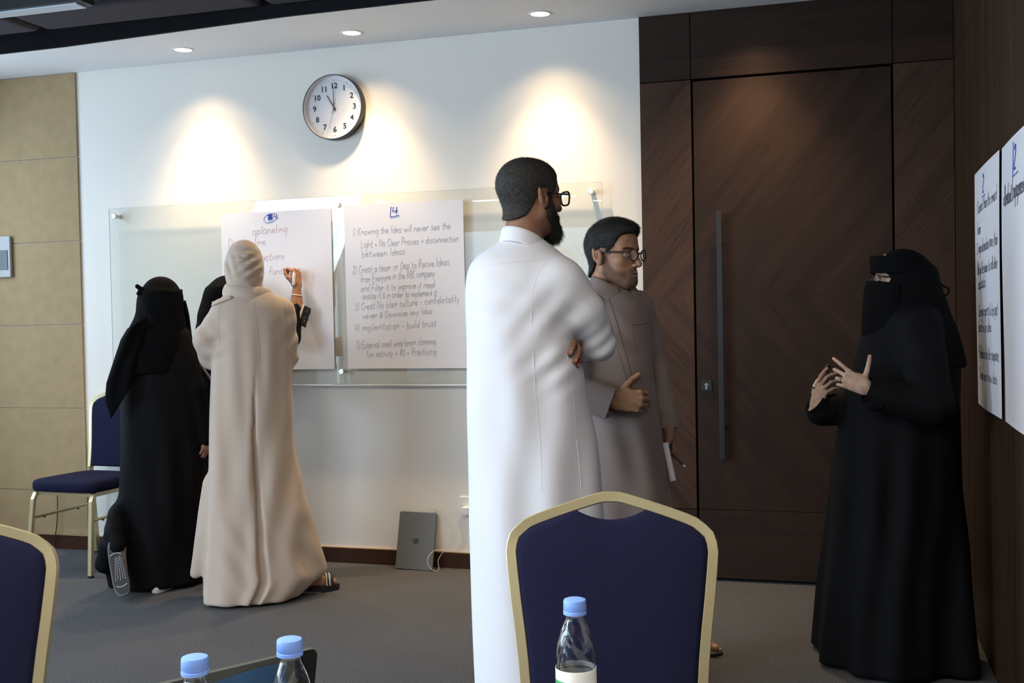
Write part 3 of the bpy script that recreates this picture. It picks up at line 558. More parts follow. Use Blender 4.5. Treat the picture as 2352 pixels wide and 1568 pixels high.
# ------------------------------------------------------------------ table (its top lies just below the frame), bottles, open laptop
tb = empty('table', (-.48, -4.66, 0), rz=YAW-.03, label='white table just below the picture, carrying the water bottles', cat='table')
MB().box((0, 0, .7325), (1.46, 1.30, .025), bev=.004).build('tabletop', mat('white_laminate', (.55, .55, .54), .45), tb)
for x in (-.66, .66):
    for y in (-.58, .58): MB().box((x, y, .360), (.05, .05, .72), bev=.004).build('leg', STEEL, tb)
CAP = mat('blue_cap', (.17, .32, .80), .45, spec=.4)
PET = newmat('clear_plastic'); _p = PET[2]; _p.inputs['Transmission Weight'].default_value = 1; _p.inputs['Roughness'].default_value = .02; _p.inputs['IOR'].default_value = 1.38; _p.inputs['Base Color'].default_value = (.97, .985, 1, 1); PET = PET[0]
WATER = newmat('water'); _p = WATER[2]; _p.inputs['Transmission Weight'].default_value = 1; _p.inputs['Roughness'].default_value = 0; _p.inputs['IOR'].default_value = 1.33; WATER = WATER[0]
LABELM = mat('white_label', (.74, .77, .78), .4); GREEN = mat('label_green', (.05, .30, .10), .4)
def bottle(loc, rz, label):
    t = empty('water_bottle', loc, rz, label, 'bottle', 'blue capped water bottles')
    n = 48; prof = [(.0128, .201), (.0128, .190), (.0140, .1870), (.0140, .1862), (.0130, .184), (.0135, .178), (.0165, .171), (.0205, .162), (.0242, .150), (.0268, .137), (.0282, .124), (.0286, .116), (.0283, .108), (.0285, .100), (.0290, .096), (.0290, .03), (.0285, .010), (.0245, .002), (.018, .0015), (0, .007)]
    V = []; F = []; pr = smooth_path(prof, 4); pr = [p for p in pr]; N_ = len(pr)
    for e in (0, 1):
        for j in range(n):
            q = 2*math.pi*j/n
            for r_, z in pr:
                mold = 0
                if .10 < z < .172: mold = -.0026*max(0, math.sin(3*q+90*z))**2*math.sin(math.pi*(z-.10)/.072)-.0008*max(0, math.sin(5*q-140*z))**3
                rr = max(0, r_+mold-(.0009 if e else 0)); V.append((rr*math.cos(q), rr*math.sin(q), z+(.0009 if e and r_ < .02 and z < .01 else 0)))
    for e in (0, 1):
        for j in range(n):
            k = (j+1) % n
            for i in range(N_-1):
                q = (e*n*N_+j*N_+i, e*n*N_+k*N_+i, e*n*N_+k*N_+i+1, e*n*N_+j*N_+i+1); F.append(q[::-1] if e == 0 else q)
    for j in range(n): k = (j+1) % n; F.append((j*N_, k*N_, n*N_+k*N_, n*N_+j*N_))
    b = MB(); b.add(V, F); b.build('bottle_body', PET, t, True)
    b = MB(); pf = []
    for j in range(n):
        pass
    V = []; F = []; cp = [(0, .2070), (.0130, .2070), (.0155, .2060), (.0164, .2038), (.0166, .1925), (.0158, .1915), (.0158, .1903), (.0168, .1898), (.0168, .1855), (.0150, .1853)]; n2 = 96
    for j in range(n2):
        q = 2*math.pi*j/n2
        for r_, z in cp: V.append(((r_-(.0004 if j % 2 and .192 < z < .2045 else 0))*math.cos(q), (r_-(.0004 if j % 2 and .192 < z < .2045 else 0))*math.sin(q), z))
    m = len(cp)
    for j in range(n2):
        for i in range(m-1): k = (j+1) % n2; F.append((j*m+i, j*m+i+1, k*m+i+1, k*m+i))
    b.add(V, F); b.build('cap', CAP, t, True, 35)
    MB().lathe([(0, .0085), (.0262, .011), (.0276, .03), (.0276, .078), (0, .078)], n=40).build('water', WATER, t, True, 40)
    MB().lathe([(.0295, .035), (.0295, .109), (.0291, .1092), (.0291, .0348)], n=48).build('label_sleeve', LABELM, t, True, 40)
    b = MB(); b.add([(.0297*math.cos(q), .0297*math.sin(q), z) for q in np.linspace(-2.9, -1.9, 9) for z in (.072, .094)], [(2*i, 2*i+2, 2*i+3, 2*i+1) for i in range(8)]); b.build('label_print', GREEN, t)
    return t
bottle((-.3688, -4.0515, .745), 0, 'blue capped water bottle in front of the navy chair back')
bottle((-.6802, -4.3195, .745), 1.3, 'blue capped water bottle standing in front of the dark laptop lid')
bottle((-.759, -4.413, .745), 2.4, 'blue capped water bottle at the bottom edge, leftmost of the three')
# open laptop seen from behind its lid
ANG = math.atan2(.126, .084); _rl = Matrix.Rotation(ANG, 3, 'Z')
ol = empty('open_laptop', Vector((-.681, -4.243, .745))-_rl @ Vector((.015, -.034, 0)), ANG, label='dark open laptop seen from behind its lid, between the two left bottles', cat='laptop')
lm = mat('dark_grey_lid', (.070, .078, .075), .5, spec=.3)
tilt = Matrix.Rotation(math.radians(12), 3, 'X')
fl2 = lambda x, y, d: Vector((-.135, .0, .012))+tilt @ Vector((x, d, y+.0825))
MB().prism(rrect(.30, .165, .010), -.003, .003, fl2).build('screen_lid', lm, ol)
b = MB(); b.prism([(.118, .0822), (.143, .0822), (.1495, .074), (.1495, -.08), (.118, -.08)], -.0036, -.0029, fl2); b.build('lid_end_band', mat('black_gloss', (.006, .006, .008), .5, spec=.08), ol)
b = MB(); b.prism([(-.09, .058), (-.02, .066), (.06, .0735), (.10, .072), (.108, .03), (.09, -.075), (-.12, -.075), (-.12, .02)], -.0036, -.0029, fl2); b.build('lid_print', mat('blue_print', (.05, .13, .27), .5, spec=.1, noise=.25, scale=30), ol)
MB().box((-.135, .11, .008), (.30, .20, .014), bev=.003).build('keyboard_base', lm, ol)
b = MB(); b.tube([(-.27, .0, .012), (.0, .0, .012)], .005, 8); b.build('hinge', BLACKM, ol)
# lit projection screen on the back wall
ps = empty('projection_screen', (-3.97, YB+.03, 1.72), label='lit projection screen with a round emblem on the back wall', cat='screen')
sc = mat('screen_light', (.7, .8, .9), .8, emit=(.62, .80, 1, 2.3)); em = mat('emblem_print', (.8, .6, .5), .8, emit=(1, .50, .30, 1.5))
MB().box((0, 0, 0), (2.5, .02, 1.6)).build('screen_surface', sc, ps)
b = MB(); cx, cz = .37, .31
def ringp(r0, r1, a0=0, a1=360, n=48):
    V = []; F = []
    for i in range(n+1):
        a = math.radians(a0+(a1-a0)*i/n)
        for r_ in (r0, r1): V.append((cx+r_*math.cos(a), .0125, cz+r_*math.sin(a)))
    for i in range(n): F.append((2*i, 2*i+1, 2*i+3, 2*i+2))
    b.add(V, F)
ringp(.300, .312); ringp(.235, .243); ringp(.0, .13)
for k in range(36): ringp(.15, .222, k*10, k*10+5.5, 3)
b.build('emblem', em, ps)
# ------------------------------------------------------------------ figures: distance fields meshed with surface nets
def smin(a, b, k):
    if k <= 0: return np.minimum(a, b)
    h = np.clip(.5+.5*(b-a)/k, 0, 1); return b*(1-h)+a*h-k*h*(1-h)
def smax(a, b, k): return -smin(-a, -b, k)
class Field:
    """union / cut of shapes; every shape = (fn(x, y, z) -> distance, lo, hi)"""
    def __init__(s): s.ops = []
    def add(s, shp, k=.0, op='u'): s.ops.append((shp, k, op)); return s
    def bounds(s):
        lo = np.min([o[0][1] for o in s.ops if o[2] == 'u'], 0); hi = np.max([o[0][2] for o in s.ops if o[2] == 'u'], 0); return lo, hi
    def mesh(s, h, warp=None, pad=None):
        lo, hi = s.bounds(); pad = pad or 3*h; lo = lo-pad; hi = hi+pad
        n = np.ceil((hi-lo)/h).astype(int)+1; ax = [lo[i]+h*np.arange(n[i]) for i in range(3)]
        D = np.full(tuple(n), 1e3, np.float32)
        for (fn, l, u), k, op in s.ops:
            m = k+2.5*h if op == 'u' else 4*h+k
            sl = []
            for i in range(3):
                a = max(0, int((l[i]-m-lo[i])/h)); b = min(n[i], int((u[i]+m-lo[i])/h)+2); sl.append(slice(a, max(a, b)))
            if any(q.start >= q.stop for q in sl): continue
            X = ax[0][sl[0]][:, None, None].astype(np.float32); Y = ax[1][sl[1]][None, :, None].astype(np.float32); Z = ax[2][sl[2]][None, None, :].astype(np.float32)
            d = fn(X, Y, Z); cur = D[tuple(sl)]
            D[tuple(sl)] = smin(cur, d, k) if op == 'u' else (smax(cur, -d, k) if op == 'c' else smax(cur, d, k))
        if warp is not None:
            D += warp(ax[0][:, None, None].astype(np.float32), ax[1][None, :, None].astype(np.float32), ax[2][None, None, :].astype(np.float32))
        return surface_nets(D, lo, h)
CORN = np.array([[i, j, k] for i in (0, 1) for j in (0, 1) for k in (0, 1)])
EDG = [(a, b) for a in range(8) for b in range(a+1, 8) if np.abs(CORN[a]-CORN[b]).sum() == 1]
def surface_nets(D, lo, h):
    n = np.array(D.shape); Sg = D < 0
    c = np.zeros(tuple(n-1), np.int8)
    for q in CORN: c += Sg[q[0]:n[0]-1+q[0], q[1]:n[1]-1+q[1], q[2]:n[2]-1+q[2]]
    I = np.argwhere((c > 0) & (c < 8)); idx = np.full(tuple(n-1), -1, np.int32); idx[tuple(I.T)] = np.arange(len(I))
    vals = np.stack([D[tuple((I+q).T)] for q in CORN], 1); P = np.zeros((len(I), 3)); cnt = np.zeros(len(I))
    for a, b in EDG:
        va, vb = vals[:, a], vals[:, b]; m = (va < 0) != (vb < 0); t = np.where(m, va/np.where(va == vb, 1, va-vb), 0)
        P += np.where(m[:, None], CORN[a]+(CORN[b]-CORN[a])*t[:, None], 0); cnt += m
    V = (I+P/cnt[:, None])*h+lo; F = []
    for ax in range(3):
        o = [i for i in range(3) if i != ax]; s0 = [slice(None)]*3; s1 = [slice(None)]*3; s0[ax] = slice(0, -1); s1[ax] = slice(1, None)
        for i in o: s0[i] = slice(1, -1); s1[i] = slice(1, -1)
        A = Sg[tuple(s0)]; B = Sg[tuple(s1)]; E = np.argwhere(A != B)
        if not len(E): continue
        fl = A[tuple(E.T)].copy(); E = E.copy()
        for i in o: E[:, i] += 1
        def at(d0, d1):
            q = E.copy(); q[:, o[0]] -= d0; q[:, o[1]] -= d1; return idx[tuple(q.T)]
        Q = np.stack([at(1, 1), at(0, 1), at(0, 0), at(1, 0)], 1)
        flip = fl if ax != 1 else ~fl
        Q[~flip] = Q[~flip][:, ::-1]; F.append(Q)
    return V, np.concatenate(F)
def relax(V, F, it=1, lam=.5):
    I = np.concatenate([F[:, i] for i in range(4) for j in (1, 3)]); J = np.concatenate([F[:, (i+j) % 4] for i in range(4) for j in (1, 3)]); n = len(V)
    c = np.maximum(np.bincount(I, minlength=n), 1)[:, None]
    for _ in range(it): V = V+lam*(np.stack([np.bincount(I, V[J, k], minlength=n) for k in range(3)], 1)/c-V)
    return V
# shapes
def ell(c, r, R=None):
    c = np.array(c, float); r = np.array(r, float); m = max(r) if R is not None else r
    def fn(X, Y, Z):
        x, y, z = X-c[0], Y-c[1], Z-c[2]
        if R is not None: x, y, z = (R[0][0]*x+R[1][0]*y+R[2][0]*z, R[0][1]*x+R[1][1]*y+R[2][1]*z, R[0][2]*x+R[1][2]*y+R[2][2]*z)
        k0 = np.sqrt((x/r[0])**2+(y/r[1])**2+(z/r[2])**2); k1 = np.sqrt((x/r[0]**2)**2+(y/r[1]**2)**2+(z/r[2]**2)**2)
        return k0*(k0-1)/np.maximum(k1, 1e-6)
    return fn, c-m, c+m
def cone(a, b, r1, r2, flat=None):
    """tapered capsule; flat = (axis vector, factor) squashes it along that axis"""
    a = np.array(a, float); b = np.array(b, float); ba = b-a; bb = max(ba@ba, 1e-9)
    def fn(X, Y, Z):
        x, y, z = X-a[0], Y-a[1], Z-a[2]; t = np.clip((x*ba[0]+y*ba[1]+z*ba[2])/bb, 0, 1)
        x, y, z = x-t*ba[0], y-t*ba[1], z-t*ba[2]
        if flat is not None:
            n, k = flat; q = (x*n[0]+y*n[1]+z*n[2])*(k-1); x, y, z = x+q*n[0], y+q*n[1], z+q*n[2]
        return np.sqrt(x*x+y*y+z*z)-(r1+(r2-r1)*t)
    r = max(r1, r2); return fn, np.minimum(a, b)-r, np.maximum(a, b)+r
def halfspace(n, d):
    n = np.array(n, float); return (lambda X, Y, Z: X*n[0]+Y*n[1]+Z*n[2]-d), np.full(3, -9.), np.full(3, 9.)
def robe(sec, fold=None, power=2.0):
    """column of (super)elliptic sections (z, left, right, front, back); fold(theta, z) adds pleats (relative)"""
    T = np.array(sorted(sec)); zz = np.linspace(T[0, 0], T[-1, 0], 200)
    def sm(c):
        v = np.interp(zz, T[:, 0], c); k = np.array([1, 2, 3, 4, 3, 2, 1.]); k /= k.sum(); return np.convolve(np.pad(v, 3, 'edge'), k, 'valid')
    L, R_, F_, B_ = (sm(T[:, i]) for i in range(1, 5)); z0, z1 = T[0, 0], T[-1, 0]
    def fn(X, Y, Z):
        zf = np.clip(Z, z0, z1); g = lambda c: np.interp(zf.ravel(), zz, c).reshape(Z.shape).astype(np.float32)
        l, r, f, b = g(L), g(R_), g(F_), g(B_); ac, wa, bc, wb = (l+r)/2, (r-l)/2, (f+b)/2, (b-f)/2
        u, v = (X-ac)/wa, (Y-bc)/wb
        rr = (np.abs(u)**power+np.abs(v)**power)**(1/power)
        fo = fold(np.arctan2(v, u), zf) if fold is not None else 0
        d = (rr-1-fo)*np.minimum(wa, wb)*.95
        return smax(d, np.maximum(z0-Z, Z-z1), .012)
    e = 1.15; lo = [min(L)-abs(min(L))*.0-.06, min(F_)-.06, z0]; hi = [max(R_)+.06, max(B_)+.06, z1]
    return fn, np.array(lo), np.array(hi)
def pleats(seed, z_top, z_bot, amp, ns=(3, 5, 8, 13), sharp=1.0, drift=.8):
    q = random.Random(seed); W_ = [(n, q.uniform(0, 6.28), q.uniform(-drift, drift), q.uniform(.5, 1)/(1+.15*i)) for i, n in enumerate(ns)]
    def f(th, z):
        g = np.clip((z_top-z)/(z_top-z_bot), 0, 1)**1.2*amp; s = 0
        for n, p, c, w in W_: s = s+w*np.cos(n*th+p+c*z*3)
        return g*s/1.6
    return f
def warp_waves(ws):
    """small drapery waves: list of (amp, direction, frequency, phase, centre, radius)"""
    def f(X, Y, Z):
        s = 0
        for amp, d, fr, ph, c, rad in ws:
            r2 = ((X-c[0])**2+(Y-c[1])**2+(Z-c[2])**2)/(rad*rad); s = s+amp*np.exp(-r2*1.5)*np.sin(fr*(X*d[0]+Y*d[1]+Z*d[2])+ph)
        return s
    return f
def xform(V, O, ax, ay, az): return np.asarray(O)+V[:, :1]*np.asarray(ax)+V[:, 1:2]*np.asarray(ay)+V[:, 2:3]*np.asarray(az)
def unit(v): v = np.array(v, float); return v/np.linalg.norm(v)
def axes_from(fwd, up=(0, 0, 1)):
    y = unit(fwd); x = unit(np.cross(y, up)); z = np.cross(x, y); return x, y, z
# ---------------------------------------------------------------- head (x right of the person, y forward, z up; origin between the ears at eye height)
def head_field(jaw=1.0, nose=1.0, neck=(.054, -.22), lean=-.02, ears=True, lids=True):
    f = Field()
    f.add(ell((0, -.020, .038), (.0755, .094, .080))); f.add(ell((0, .028, .040), (.064, .062, .064)), .03)
    f.add(ell((0, .038, -.030), (.058, .052, .075)), .03)
    for s in (-1, 1):
        f.add(cone((s*.056, .0, -.055), (s*.020, .070, -.100), .020*jaw, .018*jaw), .035)
        f.add(ell((s*.046, .055, -.022), (.022, .024, .020)), .02)
        f.add(cone((s*.012, .084, .024), (s*.048, .066, .022), .009, .008), .014)
    f.add(ell((0, .078, -.100), (.022, .018, .018)), .02); f.add(ell((0, .050, -.098), (.03, .03, .02)), .02)
    f.add(cone((0, -.020, -.03), (0, lean-.03, neck[1]), neck[0], neck[0]*1.08), .03)
    f.add(ell((0, .080, -.070), (.026, .017, .026)), .015)
    for s in (-1, 1):
        f.add(ell((s*.031, .098, .001), (.019, .020, .013)), .016, 'c')
        if lids: f.add(ell((s*.031, .0765, .000), (.0150, .0135, .0125)), .004)
    f.add(cone((0, .089, .010), (0, .112*1.0, -.034), .0085*nose, .0115*nose), .010)
    for s in (-1, 1): f.add(ell((s*.0115, .1005, -.039), (.0085, .0105, .0075)), .005); f.add(ell((s*.007, .106, -.046), (.003, .005, .004)), .002, 'c')
    # mouth
    for s in (-1, 1):
        f.add(cone((0, .0985, -.0655), (s*.023, .084, -.069), .0060, .0028), .004); f.add(cone((0, .0970, -.0755), (s*.021, .084, -.071), .0072, .0030), .004)
    f.add(ell((0, .100, -.0704), (.022, .010, .0012)), .002, 'c')
    f.add(ell((0, .108, -.056), (.0035, .008, .007)), .004, 'c')
    if ears:
        for s in (-1, 1):
            f.add(ell((s*.0795, -.012, -.012), (.0100, .0180, .0295), [[1, 0, 0], [0, .97, -.24], [0, .24, .97]]), .006)
            f.add(ell((s*.0870, -.027, -.002), (.0065, .0080, .0255), [[1, 0, 0], [0, .97, -.24], [0, .24, .97]]), .006)
            f.add(ell((s*.0920, -.0125, -.005), (.0105, .0095, .0175), [[1, 0, 0], [0, .97, -.24], [0, .24, .97]]), .003, 'c'); f.add(cone((s*.0850, -.019, .010), (s*.0835, -.019, -.016), .0028, .0030), .002); f.add(ell((s*.0865, -.006, -.012), (.008, .006, .008)), .002, 'c')
            f.add(ell((s*.083, -.002, -.014), (.004, .004, .007)), .003)
    return f
SKCOL = {}
def skin_mat(name, base, dark=.55):
    m, nt, p = newmat(name); N = nt.nodes.new; L = nt.links.new
    at = N('ShaderNodeAttribute'); at.attribute_name = 'tint'; tc = N('ShaderNodeTexCoord')
    n1 = N('ShaderNodeTexNoise'); n1.inputs['Scale'].default_value = 45; n1.inputs['Detail'].default_value = 4; L(tc.outputs['Object'], n1.inputs[0])
    cr = N('ShaderNodeValToRGB'); cr.color_ramp.elements[0].position = .3; cr.color_ramp.elements[0].color = (.86, .80, .78, 1); cr.color_ramp.elements[1].position = .75; cr.color_ramp.elements[1].color = (1.08, 1.08, 1.06, 1); L(n1.outputs[0], cr.inputs[0])
    mx = N('ShaderNodeMix'); mx.data_type = 'RGBA'; mx.blend_type = 'MULTIPLY'; mx.inputs[0].default_value = 1; L(at.outputs['Color'], mx.inputs[6]); L(cr.outputs[0], mx.inputs[7]); L(mx.outputs[2], p.inputs['Base Color'])
    p.inputs['Roughness'].default_value = .58; p.inputs['Specular IOR Level'].default_value = .3
    p.inputs['Subsurface Weight'].default_value = .06; p.inputs['Subsurface Radius'].default_value = (.012, .005, .003); p.inputs['Subsurface Scale'].default_value = .4
    n2 = N('ShaderNodeTexNoise'); n2.inputs['Scale'].default_value = 420; L(tc.outputs['Object'], n2.inputs[0])
    b = N('ShaderNodeBump'); b.inputs['Strength'].default_value = .12; b.inputs['Distance'].default_value = .0008; L(n2.outputs[0], b.inputs['Height']); L(b.outputs[0], p.inputs['Normal'])
    return m
def vnoise(P, fr, seed=0):
    """cheap value noise from sines, -1..1"""
    q = np.random.RandomState(seed); s = np.zeros(len(P))
    for i in range(5):
        d = q.normal(size=3); d /= np.linalg.norm(d); s += np.sin((P@d)*fr*(1+.35*i)+q.uniform(0, 6.28))
    return s/3
# ---------------------------------------------------------------- hands
def hand_field(side=1, scale=1., curl=((20, 30, 20),)*4, spread=(6, 2, -2, -7), thumb=((.75, .55, -.15), (.45, .85, -.2), (.25, .95, -.2)), fore=.12, wr=.026, slim=1.):
    """local: y along the fingers, z = back of the hand, thumb at x = side * +"""
    f = Field(); g = scale; S_ = lambda x, y, z: (side*x*g, y*g, z*g)
    mc = [(.031, .092, .002), (.011, .098, .004), (-.010, .094, .003), (-.029, .084, 0)]
    Ln = [(.043, .026, .020), (.047, .030, .021), (.044, .028, .021), (.034, .021, .019)]; rd = [.0088, .009, .0086, .0076]
    for (x, y, z), r in zip(mc, rd): f.add(cone(S_(x*.62, .012, 0), S_(x, y, z), .0135*g*slim, r*1.12*g*slim), .012*g)
    f.add(ell(S_(.002, .055, -.004), (.036*g*slim, .045*g, .0125*g)), .010*g)
    f.add(cone(S_(.018, .015, -.006), S_(.030, .050, -.010), .015*g*slim, .013*g*slim), .014*g)
    tips = []; nails = []
    for i in range(4):
        c = curl[i] if len(curl) > 1 else curl[0]
        p = np.array(mc[i], float); a = 0.; sp_ = math.radians(spread[i]); k = 0
        r = rd[i]*slim
        for L_, b in zip(Ln[i], c):
            a += math.radians(b); d = np.array([math.sin(sp_)*math.cos(a), math.cos(sp_)*math.cos(a), -math.sin(a)]); q = p+d*L_
            f.add(cone(S_(*p), S_(*q), r*g*(1.02 if k == 0 else 1), r*g*.92), .0022*g if k else .006*g); p = q; r *= .92; k += 1
        nb = np.array([0, math.sin(a), math.cos(a)]); tips.append(np.array(S_(*p))); nails.append((np.array(S_(*(p-d*.004+nb*r*.80))), d*np.array([side, 1, 1]), nb, r*g))
    p = np.array([.026, .026, -.008]); r = .0125*slim; k = 0
    for L_, d in zip((.040, .030, .026), thumb):
        d = unit(d); q = p+d*L_; f.add(cone(S_(*p), S_(*q), r*g, r*.86*g), .010*g if k == 0 else .003*g); p = q; r *= .86; k += 1
    f.tips = tips+[np.array(S_(*p))]; f.nails = nails
    if fore: f.add(cone(S_(0, .018, -.001), S_(0, -fore, -.002), wr*.82*g, wr*1.15*g, ((0, 0, 1), 1.28)), .02*g)
    return f
class Person:
    def __init__(s, O, ang, label, skin, group=None):
        s.root = empty('person', (O[0], O[1], 0), ang, label, 'person', group); s.skin = skin; s.bV = []; s.bF = []; s.bC = []; s.n = 0
    def flesh(s, V, F, C): s.bV.append(V); s.bF.append(F+s.n); s.bC.append(np.c_[C, np.ones(len(C))]); s.n += len(V)
    def hand(s, wrist, fwd, back, col, h=.0022, nail=(.55, .38, .32), **kw):
        """wrist point, finger direction, back-of-hand normal in the figure's frame"""
        f = hand_field(**kw); V, F = f.mesh(h); V = relax(V, F, 1, .4); y = unit(fwd); z = np.array(back, float); z = unit(z-y*(z@y)); x = np.cross(y, z)
        C = np.tile(np.array(col), (len(V), 1)); C *= (1+.10*vnoise(V, 110, 3))[:, None]
        for c, d, nb, r in f.nails:
            m = np.linalg.norm(V-c, axis=1) < r*.80; C[m] = np.array(nail)*np.array(col)/np.max(col)*1.35
        s.flesh(xform(V, wrist, x, y, z), F, C); T = lambda p: np.array(wrist)+p[0]*x+p[1]*y+p[2]*z
        return [T(p) for p in f.tips], T
    def head(s, O, fwd, up, col, paint=None, h=.0026, sc=1., **kw):
        f = head_field(**kw); V, F = f.mesh(h); V = relax(V, F, 1, .35); x, y, z = axes_from(fwd, up)
        C = np.tile(np.array(col), (len(V), 1)); C *= (1+.08*vnoise(V, 60, 5))[:, None]
        if paint: C = paint(V, C)
        x, y, z = x*sc, y*sc, z*sc; s.flesh(xform(V, O, x, y, z), F, C); s.hd = (np.array(O), x, y, z); s.hf = f; return f
    def H(s, p): O, x, y, z = s.hd; return O+p[0]*x+p[1]*y+p[2]*z
    def limbs(s, pts, col, h=.012):
        """hidden trunk, arms and legs that join head, hands and feet: list of (a, b, r1, r2)"""
        f = Field()
        for a, b, r1, r2 in pts: f.add(cone(a, b, r1, r2), .03)
        V, F = f.mesh(h); s.flesh(V, F, np.tile(np.array(col), (len(V), 1)))
    def body(s):
        V = np.concatenate(s.bV); F = np.concatenate(s.bF); return mesh('body', V, F, s.skin, s.root, True, np.concatenate(s.bC))
    def cloth(s, name, f, h, m, warp=None, it=1, parent=None):
        V, F = f.mesh(h, warp); V = relax(V, F, it, .5); o = mesh(name, V, F, m, parent or s.root); o_V[name] = (V, F); return o
    def inhead(s, name, f, h, m, it=1, warp=None, extra=None, parent=None):
        V, F = f.mesh(h, warp); V = relax(V, F, it, .4); O, x, y, z = s.hd
        if extra is not None:
            V2, F2 = extra(V, F); F = np.concatenate([F, F2+len(V)]); V = np.concatenate([V, V2])
        return mesh(name, xform(V, O, x, y, z), F, m, parent or s.root)
o_V = {}
def strands(length, width, n, seed, lay=(0, 0, 0), keep=None, jit=.18, up=.45):
    """short hairs (thin quads) combed over a hair cap; lay = combing direction, or a function of the point"""
    def ex(V, F):
        q = np.random.RandomState(seed); c = V[F].mean(1); nr = np.cross(V[F[:, 2]]-V[F[:, 0]], V[F[:, 3]]-V[F[:, 1]]); nr /= np.linalg.norm(nr, axis=1)[:, None]+1e-9
        I = q.choice(np.arange(len(F)), n); P = c[I]+q.normal(size=(n, 3))*.0012; ly = lay(P) if callable(lay) else np.tile(np.array(lay, float), (n, 1))
        ly = ly-nr[I]*(ly*nr[I]).sum(1)[:, None]
        d = nr[I]*up+ly+q.normal(size=(n, 3))*jit; d /= np.linalg.norm(d, axis=1)[:, None]
        L_ = length(P) if callable(length) else np.full(n, length); L_ = L_*q.uniform(.6, 1.2, n)
        w = np.cross(d, nr[I]+q.normal(size=(n, 3))*.3); w /= np.linalg.norm(w, axis=1)[:, None]; w *= width
        A = P-d*.001; B = P+d*L_[:, None]
        return np.stack([A-w, A+w, B+w*.25, B-w*.25], 1).reshape(-1, 3), np.arange(4*n).reshape(-1, 4)
    return ex
def tube_obj(name, pts, r, m, parent, n=8, closed=False, k=0, flat=1.):
    b = MB(); b.tube(smooth_path(pts, k, closed) if k else pts, r, n, closed=closed, flat=flat); return b.build(name, m, parent, True, 60)
def drape(name, fn, nu, nv, th, m, parent, closed_u=False):
    """thin cloth: fn(u, v) -> point, given thickness along the surface normal"""
    U = np.linspace(0, 1, nu); Vv = np.linspace(0, 1, nv); P = np.array([[fn(u, v) for u in U] for v in Vv], float)
    du = np.gradient(P, axis=1); dv = np.gradient(P, axis=0); N_ = np.cross(du, dv); N_ /= np.linalg.norm(N_, axis=2)[:, :, None]+1e-12
    A = (P+N_*th/2).reshape(-1, 3); B = (P-N_*th/2).reshape(-1, 3); K = nu*nv; F = []
    g = np.arange(K).reshape(nv, nu); q = np.stack([g[:-1, :-1], g[:-1, 1:], g[1:, 1:], g[1:, :-1]], -1).reshape(-1, 4)
    F.append(q); F.append(q[:, ::-1]+K)
    def rim(a): return np.stack([a[1:], a[:-1], a[:-1]+K, a[1:]+K], 1)
    F += [rim(g[0]), rim(g[-1][::-1]), rim(g[:, -1]), rim(g[:, 0][::-1])]
    return mesh(name, np.concatenate([A, B]), np.concatenate(F), m, parent)
def cuff(P, c0, c1, r0, r1, m, name='cuff', flat=(1, 1), k=48, th=.0035):
    """open tube of cloth with a clean edge round a wrist; flat = factors across its two axes"""
    c0, c1 = np.array(c0, float), np.array(c1, float); d = unit(c1-c0); u = unit(np.cross(d, (0, 0, 1) if abs(d[2]) < .8 else (0, 1, 0))); w = np.cross(d, u); V = []
    lay = [(0, th), (1, th), (1.0, 0), (0, 0)]
    for i in range(k):
        t = 2*math.pi*i/k
        for s_, e in lay:
            r = r0+(r1-r0)*s_-th+e; V.append(c0+(c1-c0)*s_+u*r*flat[0]*math.cos(t)+w*r*flat[1]*math.sin(t))
    F = [(i*4+j, i*4+(j+1) % 4, ((i+1) % k)*4+(j+1) % 4, ((i+1) % k)*4+j) for i in range(k) for j in range(4)]
    b = MB(); b.add(V, F); return b.build(name, m, P.root, True, 50)
def clothmat(name, c, rough=.9, bump=.25, scale=900, noise=.05, sheen=.1, nscale=8, spec=.15):
    return mat(name, c, rough, spec=spec, noise=noise, scale=nscale, bump=bump, bscale=scale, sheen=sheen)
def glasses(P, style, m, lensm, z0=-.002, y0=.110, w=.024, h=.021, gap=.0185, name='glasses'):
    """spectacles in the head frame: two rims, lenses, bridge, temples"""
    b = MB(); cx = gap/2+w
    O, x, y, z = P.hd; T = lambda p: tuple(P.H(p))
    def rim(s):
        pts = []
        for i in range(32):
            a = 2*math.pi*i/32; c, s_ = math.cos(a), math.sin(a)
            e = .6 if style == 'square' else 1.0
            xx = w*math.copysign(abs(c)**e, c); zz = h*math.copysign(abs(s_)**e, s_)
            if style == 'square' and zz < 0: xx *= .90
            pts.append((s*(cx)+xx, y0-.006*((s*cx+xx)/(2*cx))**2*2, z0+zz))
        return pts
    for s in (-1, 1): b.tube([T(p) for p in rim(s)], .0025 if style == 'round' else .0028, 8, closed=True)
    b.tube([T(p) for p in smooth_path([(-gap/2-.001, y0-.001, z0+.006), (0, y0+.002, z0+.009), (gap/2+.001, y0-.001, z0+.006)], 5)], .0016, 8)
    fr = b.build(name, m, P.root, True, 70)
    for s in (-1, 1):
        b = MB(); q = [T(p) for p in rim(s)]; c = T((s*cx, y0-.003, z0)); b.add(q+[c], [(i, (i+1) % 32, 32) for i in range(32)]); b.build('lens', lensm, fr, True)
        b = MB(); xo = 2*cx-gap/2-.001
        b.tube([T(p) for p in smooth_path([(s*xo, y0-.010, z0+h*.52), (s*(xo+.006), y0-.022, z0+h*.50), (s*.0785, .03, z0+.010), (s*.0795, -.006, z0+.010), (s*.078, -.022, z0+.004)], 5)], .0026, 8); b.build('temple', m, fr, True, 70)
    return fr
